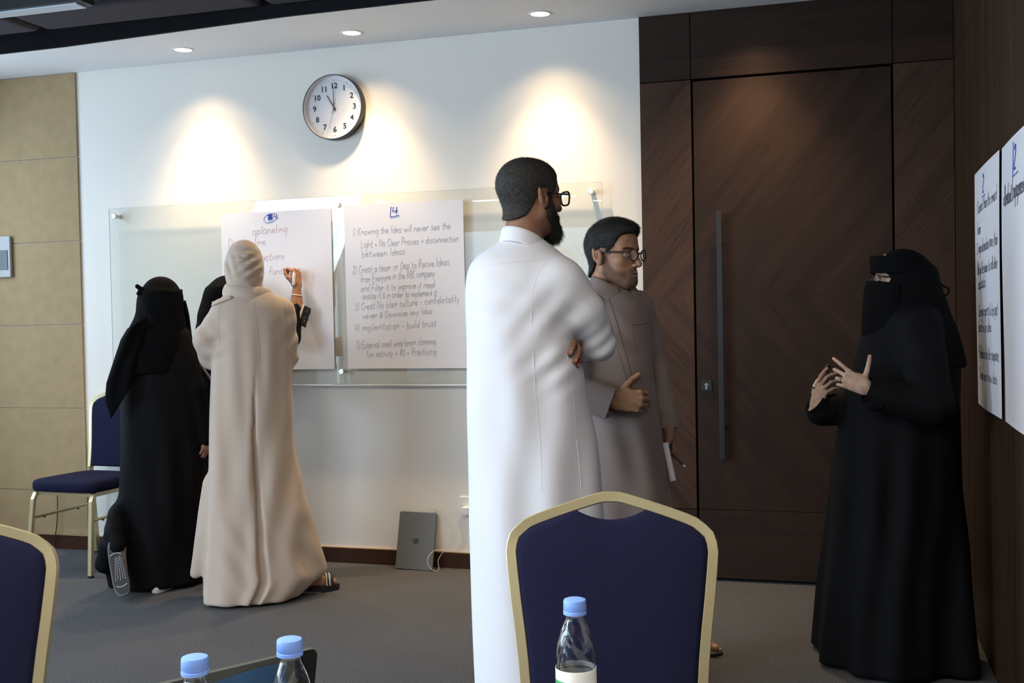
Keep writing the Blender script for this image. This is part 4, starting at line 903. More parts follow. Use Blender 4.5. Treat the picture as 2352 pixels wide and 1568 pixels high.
# ------------------------------------------------------------------ people (figure frame: x to the picture's right, y away from the camera, z up)
SKIN = skin_mat('skin', (1, 1, 1))
def interp(xs, ys): xs = np.array(xs); ys = np.array(ys); return lambda v: np.interp(v, xs, ys)
def hairline(ys, zs):
    g = interp(ys, zs)
    return (lambda X, Y, Z: (g(Y.ravel()).reshape(Y.shape)-Z+0*X).astype(np.float32)*.8), np.full(3, -9.), np.full(3, 9.)
def hairmat(name, dark, light, mixpos=(.45, .7), scale=260, rough=.7):
    m, nt, p = newmat(name); N = nt.nodes.new; L = nt.links.new; tc = N('ShaderNodeTexCoord')
    n = N('ShaderNodeTexNoise'); n.inputs['Scale'].default_value = scale; n.inputs['Detail'].default_value = 2; mp = N('ShaderNodeMapping'); mp.inputs['Scale'].default_value = (1, 1, .4); L(tc.outputs['Object'], mp.inputs[0]); L(mp.outputs[0], n.inputs[0])
    cr = N('ShaderNodeValToRGB'); e = cr.color_ramp.elements; e[0].position, e[1].position = mixpos; e[0].color = tuple(dark)+(1,); e[1].color = tuple(light)+(1,); L(n.outputs[0], cr.inputs[0]); L(cr.outputs[0], p.inputs['Base Color'])
    p.inputs['Roughness'].default_value = rough; p.inputs['Specular IOR Level'].default_value = .3
    b = N('ShaderNodeBump'); b.inputs['Strength'].default_value = .8; b.inputs['Distance'].default_value = .003; L(n.outputs[0], b.inputs['Height']); L(b.outputs[0], p.inputs['Normal']); return m
from mathutils.bvhtree import BVHTree
def bvh(o): return BVHTree.FromPolygons([v.co for v in o.data.vertices], [p.vertices for p in o.data.polygons])
def on_surf(T, a, z, off=0.0, y0=-1.): 
    h = T.ray_cast(Vector((a, y0, z)), Vector((0, 1, 0)))
    return (h[0]+h[1].normalized()*off*(1 if h[1].y < 0 else -1)) if h[0] else Vector((a, 0, z))
def seam(T, pts, r, m, parent, name='seam', n=24, off=-.0003):
    P = smooth_path([(p[0], 0, p[1]) for p in pts], max(2, n//len(pts))); return tube_obj(name, [on_surf(T, p[0], p[2], off) for p in P], r, m, parent, 6)
def eyes(P, iris=(.05, .025, .012), y=.0765, x=.031, r=.0119, look=(0, 0)):
    E_ = [mat('eye_white', (.62, .58, .54), .2), mat('iris', iris, .15)] if 'eye' not in SKCOL else SKCOL['eye']; SKCOL['eye'] = E_
    O, ax, ay, az = P.hd
    for s in (-1, 1):
        b = MB(); pr = [(r*math.sin(t), r*math.cos(t)) for t in np.linspace(0, math.pi, 15)]
        R = Matrix((ax, -az, ay)).transposed(); b.lathe(pr, P.H((s*x, y, 0)), 20, R=R); o = b.build('eye', E_, P.root, True)
        c = P.H((s*x, y+r, 0))
        for f in o.data.polygons: f.material_index = 1 if (f.center-Vector(c)).length < .0058 else 0
# ---- the man in the white robe, arms folded, back three quarters to us
THOBE = clothmat('white_thobe', (.66, .68, .745), .8, .12, 1400, .015, .15)
wm = Person((-.868, -2.442), .2702, 'man in long white robe with folded arms, glasses and grey beard, from behind', SKIN)
ph = math.radians(38)
def paint_wm(V, C):
    x, y, z = V.T; lip = (z < -.060) & (z > -.082) & (y > .082) & (np.abs(x) < .024); C[lip] *= (.8, .62, .6); return C
DARKSK = (.235, .125, .078)
wm.head((-.002, .022, 1.708), (math.cos(ph), math.sin(ph), .03), (0, 0, 1), DARKSK, paint_wm, h=.0028, sc=.95, neck=(.058, -.20), lean=-.012)
wm.limbs([((0, .03, 1.52), (0, .0, 1.1), .07, .10), ((0, 0, 1.1), (0, 0, .9), .1, .1), ((.07, -.05, 1.43), (.185, .015, 1.27), .040, .034), ((.185, .015, 1.27), (.03, .17, 1.265), .034, .025), ((-.08, .09, 1.47), (-.06, .24, 1.24), .045, .036), ((-.06, .24, 1.24), (.06, .14, 1.27), .034, .025),
          ((-.06, .05, .9), (-.07, .05, .10), .075, .045), ((.07, -.04, .9), (.08, -.04, .10), .075, .045), ((-.07, .05, .05), (.02, .12, .035), .035, .03), ((.08, -.04, .05), (.17, .03, .035), .035, .03)], DARKSK)
wm.hand((.074, .060, 1.308), (.46, -.80, -.38), (.72, .25, .64), (.22, .12, .085), side=1, curl=((12, 30, 20),)*4, spread=(4, 1, -2, -5), thumb=((.7, .6, 0), (.4, .9, 0), (.3, .95, 0)), fore=.10)
wm.body()
f = Field()
f.add(robe([(.012, -.20, .215, -.175, .175), (.265, -.193, .205, -.16, .16), (.745, -.205, .197, -.15, .15), (1.0, -.202, .178, -.145, .15), (1.2, -.200, .146, -.145, .155), (1.29, -.200, .118, -.145, .16), (1.40, -.202, .138, -.14, .16), (1.46, -.200, .140, -.13, .155), (1.51, -.188, .112, -.108, .14), (1.54, -.162, .088, -.082, .115), (1.560, -.128, .066, -.062, .09), (1.575, -.095, .040, -.05, .07), (1.59, -.078, .022, -.045, .06)],
      pleats(3, 1.15, .0, .045, (2, 3, 5, 7)), 2.2))
f.add(cone((.088, -.065, 1.452), (.146, -.035, 1.365), .062, .060), .06); f.add(cone((.146, -.035, 1.365), (.194, .018, 1.268), .059, .050), .02); f.add(cone((.194, .018, 1.265), (.04, .185, 1.255), .049, .040), .006)
f.add(cone((-.10, .10, 1.455), (-.075, .24, 1.25), .064, .054), .035); f.add(cone((-.075, .24, 1.25), (.05, .16, 1.272), .050, .042), .012)
WV_ = [(.0035, (.62, .2, -.75), 150, 0, (.195, .0, 1.285), .075), (.003, (.5, .3, .8), 130, 0, (.13, -.09, 1.34), .08), (.0035, (-.75, 0, .66), 85, 1, (.05, -.14, 1.33), .14), (.003, (-.55, 0, .83), 110, 2, (.07, -.14, 1.22), .10), (.0045, (1, 0, .25), 40, 2, (-.02, -.15, 1.15), .25), (.0045, (1, 0, -.12), 46, 1, (.08, -.15, .95), .30), (.005, (1, 0, .08), 40, 0, (-.1, -.15, .6), .42), (.0025, (.35, 0, 1), 95, 2, (-.12, -.12, 1.41), .10)]
ro = wm.cloth('robe', f, .0068, THOBE, warp_waves(WV_), 2); T = bvh(ro)
SEAM = clothmat('white_seam', (.60, .62, .68), .85, 0, 100, 0, 0)
seam(T, [(.070, 1.532), (.045, 1.513), (.012, 1.468), (-.004, 1.40), (-.003, 1.30), (.002, 1.15), (.012, 1.0), (.014, .86)], .0010, SEAM, wm.root)
seam(T, [(.088, 1.287), (.10, 1.20), (.112, 1.10), (.118, .98), (.135, .86)], .0009, SEAM, wm.root)
seam(T, [(.118, 1.00), (.124, .93), (.128, .86)], .002, SEAM, wm.root, 'pocket_slit')
seam(T, [(-.17, 1.500), (-.10, 1.506), (-.02, 1.513), (.04, 1.519)], .0011, SEAM, wm.root, 'yoke_seam')
def collar_wm(u, v):
    th = math.radians(-150+300*u)+math.radians(225); c, s = math.cos(th), math.sin(th); back = math.cos(th-math.radians(225))
    zt = 1.590+.030*back; zb = zt-.044-.004*(1-back); r = .0625+.010*v
    return (-.026+c*r, .010+s*r, zt+(zb-zt)*v)
drape('collar', collar_wm, 60, 8, .003, THOBE, wm.root)
HG = hairmat('salt_and_pepper_hair', (.010, .009, .008), (.11, .105, .10), (.42, .80), 620)
f = Field(); f.add(ell((0, -.020, .038), (.0800, .0985, .0850))); f.add(ell((0, .028, .040), (.0675, .0655, .0685)), .03)
f.add(cone((0, -.030, -.03), (0, -.05, -.12), .0605, .0585), .03)
f.add(hairline([-.13, -.09, -.06, -.045, -.030, -.012, .012, .022, .034, .046, .060, .075, .10], [-.074, -.072, -.060, -.044, -.010, .024, .022, -.03, -.02, .020, .050, .072, .09]), .006, 'i')
wm.inhead('hair', f, .003, HG, 1, None, strands(.005, .00040, 9000, 4, (0, -.35, -.8), up=.30))
BG = hairmat('grey_beard', (.011, .010, .010), (.10, .095, .09), (.50, .82), 600)
f = Field()
for s in (-1, 1):
    f.add(cone((s*.0715, .014, -.002), (s*.066, .020, -.045), .009, .014)); f.add(cone((s*.060, .016, -.052), (s*.022, .070, -.102), .0225, .0235), .02); f.add(cone((s*.005, .094, -.056), (s*.024, .082, -.066), .0075, .007), .006); f.add(cone((s*.024, .082, -.066), (s*.022, .076, -.095), .009, .012), .008)
f.add(ell((0, .080, -.112), (.033, .027, .026)), .02)
wm.inhead('beard', f, .003, BG, 1, None, strands(lambda P: np.where(P[:, 2] < -.10, .024, .008), .00045, 10000, 9, (0, .3, -1), up=.35, jit=.22))
GLB = mat('black_acetate', (.010, .008, .008), .25); LNS = glassmat('spectacle_lens', (.96, .97, .97), 1.5)
glasses(wm, 'square', GLB, LNS, z0=-.006, y0=.115, w=.027, h=.021)
# ---- the younger man in the taupe robe
TAUPE = clothmat('taupe_thobe', (.225, .175, .158), .85, .18, 1200, .04, .1)
ym = Person((-.747, -1.55), .1835, 'young man in a taupe robe with round glasses, one hand across his stomach', SKIN)
LSK = (.37, .205, .13); ph = math.radians(-34)
def sstep(a, b, v): t = np.clip((v-a)/(b-a), 0, 1); return t*t*(3-2*t)
def paint_ym(V, C):
    x, y, z = V.T; ax_ = np.abs(x)
    zl = np.interp(y, [-.01, .012, .03, .05, .072, .088, .10], [.02, .0, -.036, -.058, -.062, -.050, -.048])
    beard = sstep(zl+.012, zl-.014, z)*sstep(-.008, .008, y)*sstep(-.14, -.112, z)
    mous = np.exp(-((z+.0565)/.006)**4)*sstep(.030, .022, ax_)*sstep(.078, .086, y); beard = np.maximum(beard, mous)
    m = (beard*.66)[:, None]*np.random.RandomState(2).uniform(.75, 1.2, (len(V), 1)); C = C*(1-m)+np.array((.045, .032, .027))*m
    lip = (np.abs(z+.0705) < .0105) & (y > .0835) & (ax_ < .022); C[lip] = np.array((.22, .105, .085))
    brow = (np.exp(-((z-.0225-.10*(ax_-.03)*(ax_ < .03)+.25*(ax_-.04).clip(0))/.0045)**4)*sstep(.010, .016, ax_)*sstep(.056, .048, ax_)*sstep(.05, .06, y))[:, None]; C = C*(1-brow*.92)+np.array((.015, .011, .010))*brow*.92
    soc = np.exp(-(((ax_-.031)/.018)**2+((z)/.011)**2+((y-.085)/.02)**2))[:, None]*.35; C = C*(1-soc)+np.array((.20, .105, .075))*soc
    return C
hf = head_field(neck=(.053, -.2), lean=-.03)
for s in (-1, 1): hf.add(ell((s*.031, .091, -.0005), (.0125, .010, .0040)), .001, 'c')
_hf = head_field
def head_field(**kw): return hf
ym.head((-.052, -.01, 1.574), (math.cos(ph), math.sin(ph), -.04), (0.02, 0, 1), LSK, paint_ym, h=.0021)
head_field = _hf
ym.limbs([((-.06, .0, 1.42), (-.06, .0, 1.0), .07, .09), ((-.06, 0, 1.0), (-.06, 0, .9), .1, .1), ((.04, .08, 1.39), (.095, .09, 1.17), .045, .035), ((.095, .09, 1.17), (.14, .05, .95), .034, .024), ((-.17, -.10, 1.39), (-.25, -.20, 1.12), .045, .036), ((-.25, -.20, 1.12), (-.06, -.20, 1.055), .034, .025),
          ((-.13, -.05, .9), (-.14, -.08, .1), .075, .045), ((-.0, .08, .9), (.10, .25, .10), .075, .042), ((-.14, -.08, .05), (-.02, -.18, .035), .035, .03), ((.10, .26, .055), (.21, .285, .045), .035, .030), ((.21, .285, .045), (.285, .30, .038), .030, .022)], LSK)
ym.hand((-.062, -.205, 1.052), (.97, .10, -.06), (.05, -1, .12), (.40, .225, .13), side=-1, curl=((52, 42, 22), (56, 44, 24), (58, 46, 24), (60, 44, 24)), spread=(3, 1, -2, -5), thumb=((.80, .55, -.25), (.72, .68, -.12), (.62, .78, -.05)), scale=1.02)
tips, TF = ym.hand((.136, .045, .935), (.10, -.12, -1), (.86, .42, .05), (.27, .15, .10), side=1, fore=.05, curl=((28, 62, 42), (34, 64, 42), (38, 66, 42), (42, 66, 42)), spread=(2, 0, -2, -4), thumb=((.55, .75, -.45), (.1, .8, -.6), (-.2, .8, -.6)))
# toes of the left foot in the sandal
f = Field()
for k, (a_, b_, r_) in enumerate(((.318, .262, .0135), (.320, .286, .0105), (.312, .306, .0098), (.302, .324, .0094), (.288, .340, .009))): f.add(cone((a_-.06, b_+.012, .040), (a_, b_, .034), r_, r_*.92), .004)
f.add(cone((.16, .30, .052), (.26, .30, .042), .034, .034), .02)
V, F = f.mesh(.003); V = relax(V, F, 1); C = np.tile(np.array((.36, .19, .12)), (len(V), 1)); C[(V[:, 2] > .040) & (V[:, 0] > .307) & (V[:, 1] < .275)] = (.50, .33, .27); ym.flesh(V, F, C)
ym.body(); eyes(ym)
f = Field()
f.add(robe([(.012, -.245, .20, -.21, .24), (.3, -.235, .172, -.19, .20), (.63, -.215, .152, -.175, .165), (.9, -.200, .118, -.165, .15), (1.06, -.195, .092, -.165, .14), (1.25, -.195, .082, -.158, .14), (1.35, -.195, .078, -.148, .15), (1.395, -.185, .068, -.132, .14), (1.425, -.150, .036, -.105, .115), (1.442, -.122, .006, -.075, .08), (1.455, -.105, -.012, -.055, .06)], pleats(8, 1.1, .0, .06, (3, 4, 6, 9)), 2.1))
f.add(cone((.035, .075, 1.385), (.090, .092, 1.18), .060, .050), .03); f.add(cone((.090, .092, 1.18), (.137, .055, .945), .048, .040), .012)
f.add(cone((-.165, -.09, 1.385), (-.25, -.20, 1.12), .062, .058), .03); f.add(cone((-.25, -.195, 1.105), (-.090, -.205, 1.047), .056, .056, ((0, 1, 0), 1.35)), .012)
f.add(cone((-.04, -.205, 1.045), (.1, -.205, 1.045), .050, .050), .002, 'c')
WV_ = [(.004, (.6, 0, .8), 70, 0, (-.03, -.15, 1.25), .16), (.005, (.8, 0, -.6), 60, 1, (.09, .05, 1.15), .16), (.004, (1, 0, .3), 55, 0, (-.02, -.16, .9), .25), (.005, (1, 0, 0), 42, 2, (-.02, -.16, .5), .4), (.0035, (.9, 0, .6), 95, 1, (.11, .05, 1.05), .12), (.0035, (.3, 0, 1), 90, 1, (-.17, -.2, 1.07), .1)]
cuff(ym, (-.155, -.2025, 1.073), (-.070, -.206, 1.040), .0565, .0585, TAUPE, flat=(.80, 1.05)); cuff(ym, (.131, .061, .985), (.1385, .053, .925), .0435, .0425, TAUPE)
ro = ym.cloth('robe', f, .0068, TAUPE, warp_waves(WV_), 2); T = bvh(ro)
TS = clothmat('taupe_seam', (.115, .09, .082), .9, 0, 100, 0, 0)
seam(T, [(-.074, 1.418), (-.050, 1.345), (-.028, 1.26), (-.006, 1.18), (.010, 1.115)], .0018, TS, ym.root, 'placket')
seam(T, [(-.092, 1.412), (-.070, 1.335), (-.048, 1.25), (-.026, 1.17), (-.012, 1.115)], .0012, TS, ym.root, 'placket')
seam(T, [(.012, 1.315), (.045, 1.318), (.068, 1.322)], .0016, TS, ym.root, 'pocket_edge'); seam(T, [(.012, 1.315), (.018, 1.24), (.024, 1.21)], .0011, TS, ym.root, 'pocket_edge')
def collar_ym(u, v):
    fr = math.radians(-50); th = fr+math.radians(20+320*u); c, s = math.cos(th), math.sin(th); fd = math.cos(th-fr); f1 = max(0, fd)
    zt = 1.490-.040*f1**1.5+.018*max(0, -fd); r0 = .0665-.004*f1
    if v < .3: t = v/.3; rr = r0-.004+.004*t; zz = zt-.028*(1-t)            # stand inside
    else: t = (v-.3)/.7; rr = r0+.004+.030*t+.022*t*f1; zz = zt-.052*t**1.15-.016*t*f1**2
    return (-.060+c*rr, -.002+s*rr*1.02, zz)
drape('collar', collar_ym, 80, 14, .0026, TAUPE, ym.root)
HB = hairmat('black_hair', (.006, .0055, .005), (.034, .031, .029), (.42, .78), 560, .55)
f = Field(); f.add(ell((0, -.022, .040), (.0815, .101, .0885))); f.add(ell((0, .004, .064), (.080, .094, .076)), .02); f.add(ell((0, .058, .098), (.052, .034, .022)), .02)
f.add(cone((0, -.030, -.02), (0, -.045, -.10), .0645, .059), .03)
f.add(hairline([-.13, -.09, -.06, -.045, -.030, -.012, .012, .022, .036, .050, .062, .074, .090, .11], [-.085, -.085, -.065, -.045, -.006, .024, .022, -.022, -.012, .040, .066, .076, .080, .082]), .006, 'i')
ym.inhead('hair', f, .003, HB, 1, None, strands(.010, .0005, 11000, 6, lambda P: np.c_[np.zeros(len(P)), np.where(P[:, 2] > .07, 1., -.2), np.where(P[:, 2] > .07, .1, -1.)], up=.28))
GLT = mat('dark_tortoise', (.018, .014, .012), .2)
glasses(ym, 'round', GLT, LNS, z0=-.002, y0=.112, w=.0215, h=.0205, gap=.020)
SD = mat('black_sandal', (.012, .011, .011), .6); SOLE = mat('cork_sole', (.33, .25, .18), .8)
def sole_poly(L_, w, heel=.8): return [(L_*.5*math.cos(t)+0, w*(.5 if math.cos(t) > 0 else .5*heel)*math.sin(t)*(1-.12*math.cos(2*t))) for t in np.linspace(0, 2*math.pi, 28, endpoint=False)]
Rs = Matrix.Rotation(math.radians(-6), 3, 'Z'); cs = Vector((.205, .302, 0))
sn = MB().prism(sole_poly(.285, .105), .0, .010, lambda x, y, d: cs+Rs @ Vector((x, y, d))).build('sandal', SD, ym.root)
MB().prism(sole_poly(.275, .098), .010, .024, lambda x, y, d: cs+Rs @ Vector((x, y, d))).build('footbed', SOLE, sn)
def strap(u, v): t = math.radians(-8+196*u); return tuple(cs+Rs @ Vector((.015+.06*v, .054*math.cos(t), .020+.060*max(0, math.sin(t)))))
drape('strap', strap, 20, 5, .004, SD, sn)
def Wp(P, p): r = Matrix.Rotation(P.root.rotation_euler.z, 3, 'Z'); return Vector(P.root.location)+r @ Vector(p)
# roll of paper and pen in his left hand
b = MB(); A, B = Vector(Wp(ym, (.124, -.030, .880))), Vector(Wp(ym, (.150, -.046, .742))); d = (B-A).normalized()
spir = []; u_ = d.orthogonal().normalized(); w_ = d.cross(u_)
n = 44
V = []
for e, P0 in ((0, A), (1, B)):
    for i in range(n): t = i/(n-1)*4.2*math.pi; r_ = .0075+.0042*i/(n-1); V.append(P0+u_*r_*math.cos(t)+w_*r_*math.sin(t))
b.add(V, [(i, i+1, n+i+1, n+i) for i in range(n-1)]); o = b.build('paper_roll', PAPER, None, True); tag(o, 'rolled white paper held in the young man\'s lowered hand', 'paper')
b = MB(); A2, B2 = Vector(Wp(ym, (.125, -.02, .862))), Vector(Wp(ym, (.196, -.035, .790))); dd = (B2-A2)
b.tube([A2, A2+dd*.88], .0042, 10, 0); b.tube([A2+dd*.88, A2+dd*.93, B2], [.0038, .0030, .0012], 10, 1); pn = b.build('pen', [BLACKM, WHITEP], None, True, 40); tag(pn, 'black pen held beside the rolled paper by the young man', 'pen')
# ---- the woman in black with the niqab, right
ABAYA = clothmat('black_abaya', (.0042, .0042, .005), .75, .2, 1100, .1, 0, spec=.10)
VEIL = clothmat('black_veil', (.0036, .0036, .0042), .85, .2, 1500, .1, 0, spec=.06)
rw = Person((.226, -1.124), -.0507, 'woman in black abaya and face veil gesturing with both hands by the side wall', SKIN)
FSK = (.50, .335, .25); fw_ = unit((-.90, -.43, 0)); ph = math.atan2(fw_[1], fw_[0])
def paint_rw(V, C):
    x, y, z = V.T; ax_ = np.abs(x); brow = (np.exp(-((z-.0235)/.0035)**4)*sstep(.010, .016, ax_)*sstep(.056, .048, ax_)*sstep(.05, .06, y))[:, None]; return C*(1-brow*.8)+np.array((.02, .015, .012))*brow*.8
hf = _hf(neck=(.048, -.2), ears=False)
for s in (-1, 1): hf.add(ell((s*.031, .091, -.0005), (.0125, .010, .0045)), .001, 'c')
def head_field(**kw): return hf
rw.head((-.010, .0, 1.472), fw_, (0, 0, 1), FSK, paint_rw, h=.0026, sc=.90)
head_field = _hf
rw.limbs([((.03, .0, 1.30), (.03, .0, .9), .08, .1), ((.05, -.10, 1.29), (.10, -.235, 1.0), .04, .034), ((.10, -.235, 1.0), (-.115, -.275, 1.07), .032, .022), ((.0, .11, 1.29), (-.08, .07, 1.0), .04, .034), ((-.08, .07, 1.0), (-.315, -.02, .975), .032, .022), ((.0, -.08, .9), (-.01, -.09, .08), .08, .045), ((.0, .08, .9), (-.01, .09, .08), .08, .045), ((-.01, -.09, .045), (-.13, -.13, .03), .032, .026), ((-.01, .09, .045), (-.13, .06, .03), .032, .026)], FSK)
tl, TL = rw.hand((-.118, -.283, 1.068), (-.86, -.05, .42), (.05, -1, .10), FSK, side=1, scale=.92, slim=.92, curl=((6, 26, 18), (34, 42, 22), (52, 50, 26), (46, 48, 26)), spread=(17, 6, -4, -10), thumb=((.95, .15, .05), (.98, .22, .0), (.95, .30, -.05)))
tr_, TR = rw.hand((-.318, -.050, .978), (.30, -.20, .90), (-.62, -.72, .05), FSK, side=-1, fore=.02, scale=.90, slim=.9, curl=((16, 22, 12), (34, 30, 18), (44, 32, 18), (50, 30, 16)), spread=(8, 3, -6, -16), thumb=((.80, .50, -.40), (.45, .85, -.30), (.05, .97, -.22)))
rw.body(); eyes(rw, (.04, .02, .01))
f = Field()
f.add(robe([(.012, -.335, .262, -.30, .27), (.3, -.312, .236, -.27, .25), (.69, -.268, .212, -.23, .21), (1.0, -.222, .206, -.19, .175), (1.15, -.178, .212, -.17, .165), (1.25, -.150, .196, -.155, .155), (1.33, -.125, .176, -.135, .14), (1.39, -.09, .14, -.10, .11), (1.43, -.06, .10, -.07, .08)], pleats(21, 1.10, 0, .105, (4, 6, 9, 13)), 2.1))
f.add(cone((.055, -.11, 1.29), (.098, -.225, 1.01), .085, .078), .03); f.add(cone((.098, -.232, 1.0), (-.085, -.272, 1.045), .076, .060), .015); f.add(cone((-.105, -.277, 1.056), (-.2, -.285, 1.09), .050, .050), .003, 'c')
f.add(cone((-.0, .12, 1.29), (-.08, .06, 1.0), .08, .075), .03); f.add(cone((-.08, .05, .992), (-.300, -.035, .962), .072, .058), .015); f.add(cone((-.318, -.05, .985), (-.30, -.06, 1.08), .033, .040), .003, 'c')
WV_ = [(.006, (1, 0, .1), 45, 0, (-.15, -.2, .6), .4), (.006, (1, 0, -.1), 52, 1, (.1, -.2, .5), .4), (.005, (.6, 0, .8), 60, 0, (.05, -.2, 1.1), .15), (.005, (.8, 0, .6), 70, 1, (0, -.25, 1.03), .12)]
cuff(rw, (-.060, -.270, 1.040), (-.122, -.281, 1.066), .060, .052, ABAYA); cuff(rw, (-.275, -.028, .955), (-.322, -.052, 1.000), .058, .051, ABAYA)
rw.cloth('abaya', f, .0078, ABAYA, warp_waves(WV_), 2)
f = Field(); f.add(ell((.004, .002, 1.478), (.110, .102, .106))); f.add(ell((.03, .005, 1.43), (.098, .098, .095)), .05)
f.add(robe([(1.13, -.10, .226, -.17, .15), (1.20, -.11, .214, -.165, .15), (1.28, -.10, .195, -.155, .14), (1.36, -.08, .168, -.13, .125), (1.43, -.06, .145, -.11, .11), (1.50, -.06, .12, -.09, .09)], pleats(5, 1.4, 1.1, .05, (3, 5, 8))), .04)
f.add(ell(np.array((-.004, 0, 1.47))+fw_*.105+np.array((0, 0, -.002)), (.080, .075, .030)), .004, 'c')
rw.cloth('headscarf', f, .0065, VEIL, warp_waves([(.004, (.5, 0, .9), 70, 0, (.1, -.08, 1.38), .12), (.004, (.7, 0, -.7), 60, 0, (.05, -.13, 1.3), .14)]), 2)
side_ = np.array((-fw_[1], fw_[0], 0))
def band(u, v):
    th = math.radians(-100+200*u); c, s = math.cos(th), math.sin(th); r = .104+.0035*(1-v)
    return tuple(np.array((-.002, 0, 1.557-.066*v))+fw_*(r*c*1.0+.004)-side_*(.106*s)+np.array((0, 0, -.010*(1-c)*.5)))
drape('niqab_band', band, 40, 6, .003, VEIL, rw.root)
def panel(u, v):
    th = math.radians(-85+170*u); c, s = math.cos(th), math.sin(th); z = 1.463-.252*v; bulge = .113+.010*math.sin(min(1, v*3)*math.pi/2)+.014*v; wd = .094+.010*v
    return tuple(np.array((-.004, 0, z-.018*(1-c)*(1-v)))+fw_*(bulge*(.25+.75*c)+.010)-side_*(wd*s*1.10))
drape('face_veil', panel, 36, 26, .0025, VEIL, rw.root)
kn = Vector((.112, .010, 1.468))
tube_obj('veil_tie', [kn, kn+Vector((.020, -.01, -.006)), kn+Vector((.036, -.012, -.030)), kn+Vector((.050, -.012, -.036)), kn+Vector((.058, -.012, -.052)), kn+Vector((.047, -.012, -.066)), kn+Vector((.036, -.010, -.056))], .0034, VEIL, rw.root, 8, k=6, flat=.6)
tube_obj('veil_tie', [kn+Vector((-.004, -.012, .016)), kn+Vector((.014, -.014, .006)), kn+Vector((.020, -.014, -.020))], .008, VEIL, rw.root, 8, k=5, flat=.6)
GLM = mat('thin_dark_frame', (.03, .028, .03), .3, metal=.5)
glasses(rw, 'round', GLM, LNS, z0=-.004, y0=.113, w=.022, h=.018, gap=.018)
MG = mat('ring_metal', (.55, .50, .40), .25, metal=1)
b = MB(); c0 = TL((-.010*.92, .108*.92, -.004)); b.tube([Vector(c0)+Vector((.0025*math.cos(t), .0095*math.sin(t), .0095*math.cos(t))) for t in np.linspace(0, 2*math.pi, 20, endpoint=False)], .0016, 6, closed=True); b.lathe([(0, .004), (.005, .003), (.0055, 0), (0, 0)], Vector(c0)+Vector((-.004, -.009, 0)), 10); b.build('ring', MG, rw.root, True)
mm = (np.array(tr_[0])+np.array(tr_[4]))/2+np.array((-.006, -.004, -.012)); md = unit((-.42, -.62, -.66)); A = Vector(Wp(rw, mm+md*.055)); B = Vector(Wp(rw, mm-md*.055)); dd = B-A
b = MB(); b.tube([A, A+dd*.06, A+dd*.75], [.0055, .0088, .0088], 14, 0); b.tube([A-dd*.03, A], .0045, 12, 1); b.tube([A+dd*.75, A+dd*1.12], .0092, 14, 1); o = b.build('marker', [WHITEP, BLACKM], None, True, 50); tag(o, 'white marker with a black cap held by the veiled woman at right', 'marker')
# ---- the woman in the beige coat and scarf, from behind
BEIGE = clothmat('beige_coat', (.50, .40, .325), .9, .25, 800, .03, .2)
SCARF = clothmat('beige_scarf', (.54, .435, .35), .9, .2, 1000, .03, .2)
be = Person((-2.729, -.805), .5196, 'woman in a long beige coat and beige headscarf, seen from behind', SKIN)
be.head((-.042, .012, 1.617), (-.08, 1, 0), (0, 0, 1), FSK, None, h=.004, sc=.90, neck=(.048, -.2), ears=False)
be.limbs([((-.02, .0, 1.42), (-.02, .0, .9), .08, .1), ((-.12, 0, 1.39), (-.200, .05, 1.235), .04, .032), ((-.200, .05, 1.235), (-.165, .20, 1.18), .030, .022), ((.11, 0, 1.40), (.16, .02, 1.16), .04, .034), ((.16, .02, 1.16), (.11, .18, 1.14), .032, .022), ((-.08, .03, .9), (-.10, .03, .08), .08, .045), ((.06, .03, .9), (.15, .06, .09), .08, .045), ((-.10, .03, .045), (-.12, .17, .03), .032, .026), ((.16, .05, .055), (.27, .06, .045), .033, .030)], FSK)
f = Field(); f.add(cone((.24, .05, .052), (.325, .055, .046), .031, .026)); f.add(cone((.325, .055, .046), (.352, .050, .042), .024, .016), .01)
V, F = f.mesh(.004); be.flesh(V, F, np.tile(np.array((.50, .26, .17)), (len(V), 1)))
be.hand((-.165, .215, 1.18), (.3, .95, 0), (-.9, .2, .3), FSK, h=.003, side=-1, scale=.9, curl=((30, 40, 30),)); be.hand((.105, .195, 1.14), (-.3, .95, 0), (.9, .2, .3), FSK, h=.003, side=1, scale=.9, curl=((30, 40, 30),))
be.body()
pl_ = pleats(14, 1.15, 0, .070, (3, 5, 7, 11), drift=.4)
def fold_be(th, z):
    g = np.clip((1.145-z)/.25, 0, 1); dd = (th+1.50+.10*np.clip(1.14-z, 0, 1.2))
    w_ = .03+.16*np.clip(1.14-z, 0, 1.2)
    vent = g*np.clip((dd+.01)/.012, 0, 1)*np.clip((w_-dd)/(.35*w_), 0, 1)   # one panel tucked under the other
    return pl_(th, z)-.135*vent+.03*g*np.exp(-((dd+.10)/.08)**2)
f = Field()
f.add(robe([(.012, -.280, .180, -.205, .20), (.05, -.280, .225, -.205, .22), (.11, -.276, .275, -.20, .22), (.224, -.265, .248, -.19, .21), (.386, -.255, .232, -.18, .20), (.57, -.243, .198, -.17, .18), (.8, -.230, .172, -.155, .165), (1.05, -.214, .170, -.145, .15), (1.2, -.203, .178, -.14, .15), (1.36, -.200, .180, -.135, .14), (1.43, -.184, .166, -.118, .125), (1.47, -.148, .128, -.096, .10), (1.50, -.10, .066, -.07, .075)], fold_be, 2.2))
f.add(cone((-.140, .0, 1.39), (-.218, .02, 1.27), .066, .072), .04); f.add(cone((-.218, .02, 1.27), (-.205, .10, 1.19), .072, .068), .03); f.add(cone((-.205, .10, 1.19), (-.150, .27, 1.18), .064, .056), .02)
f.add(cone((.135, .0, 1.40), (.158, .02, 1.18), .060, .048), .03); f.add(cone((.158, .02, 1.175), (.11, .18, 1.145), .046, .040), .015)
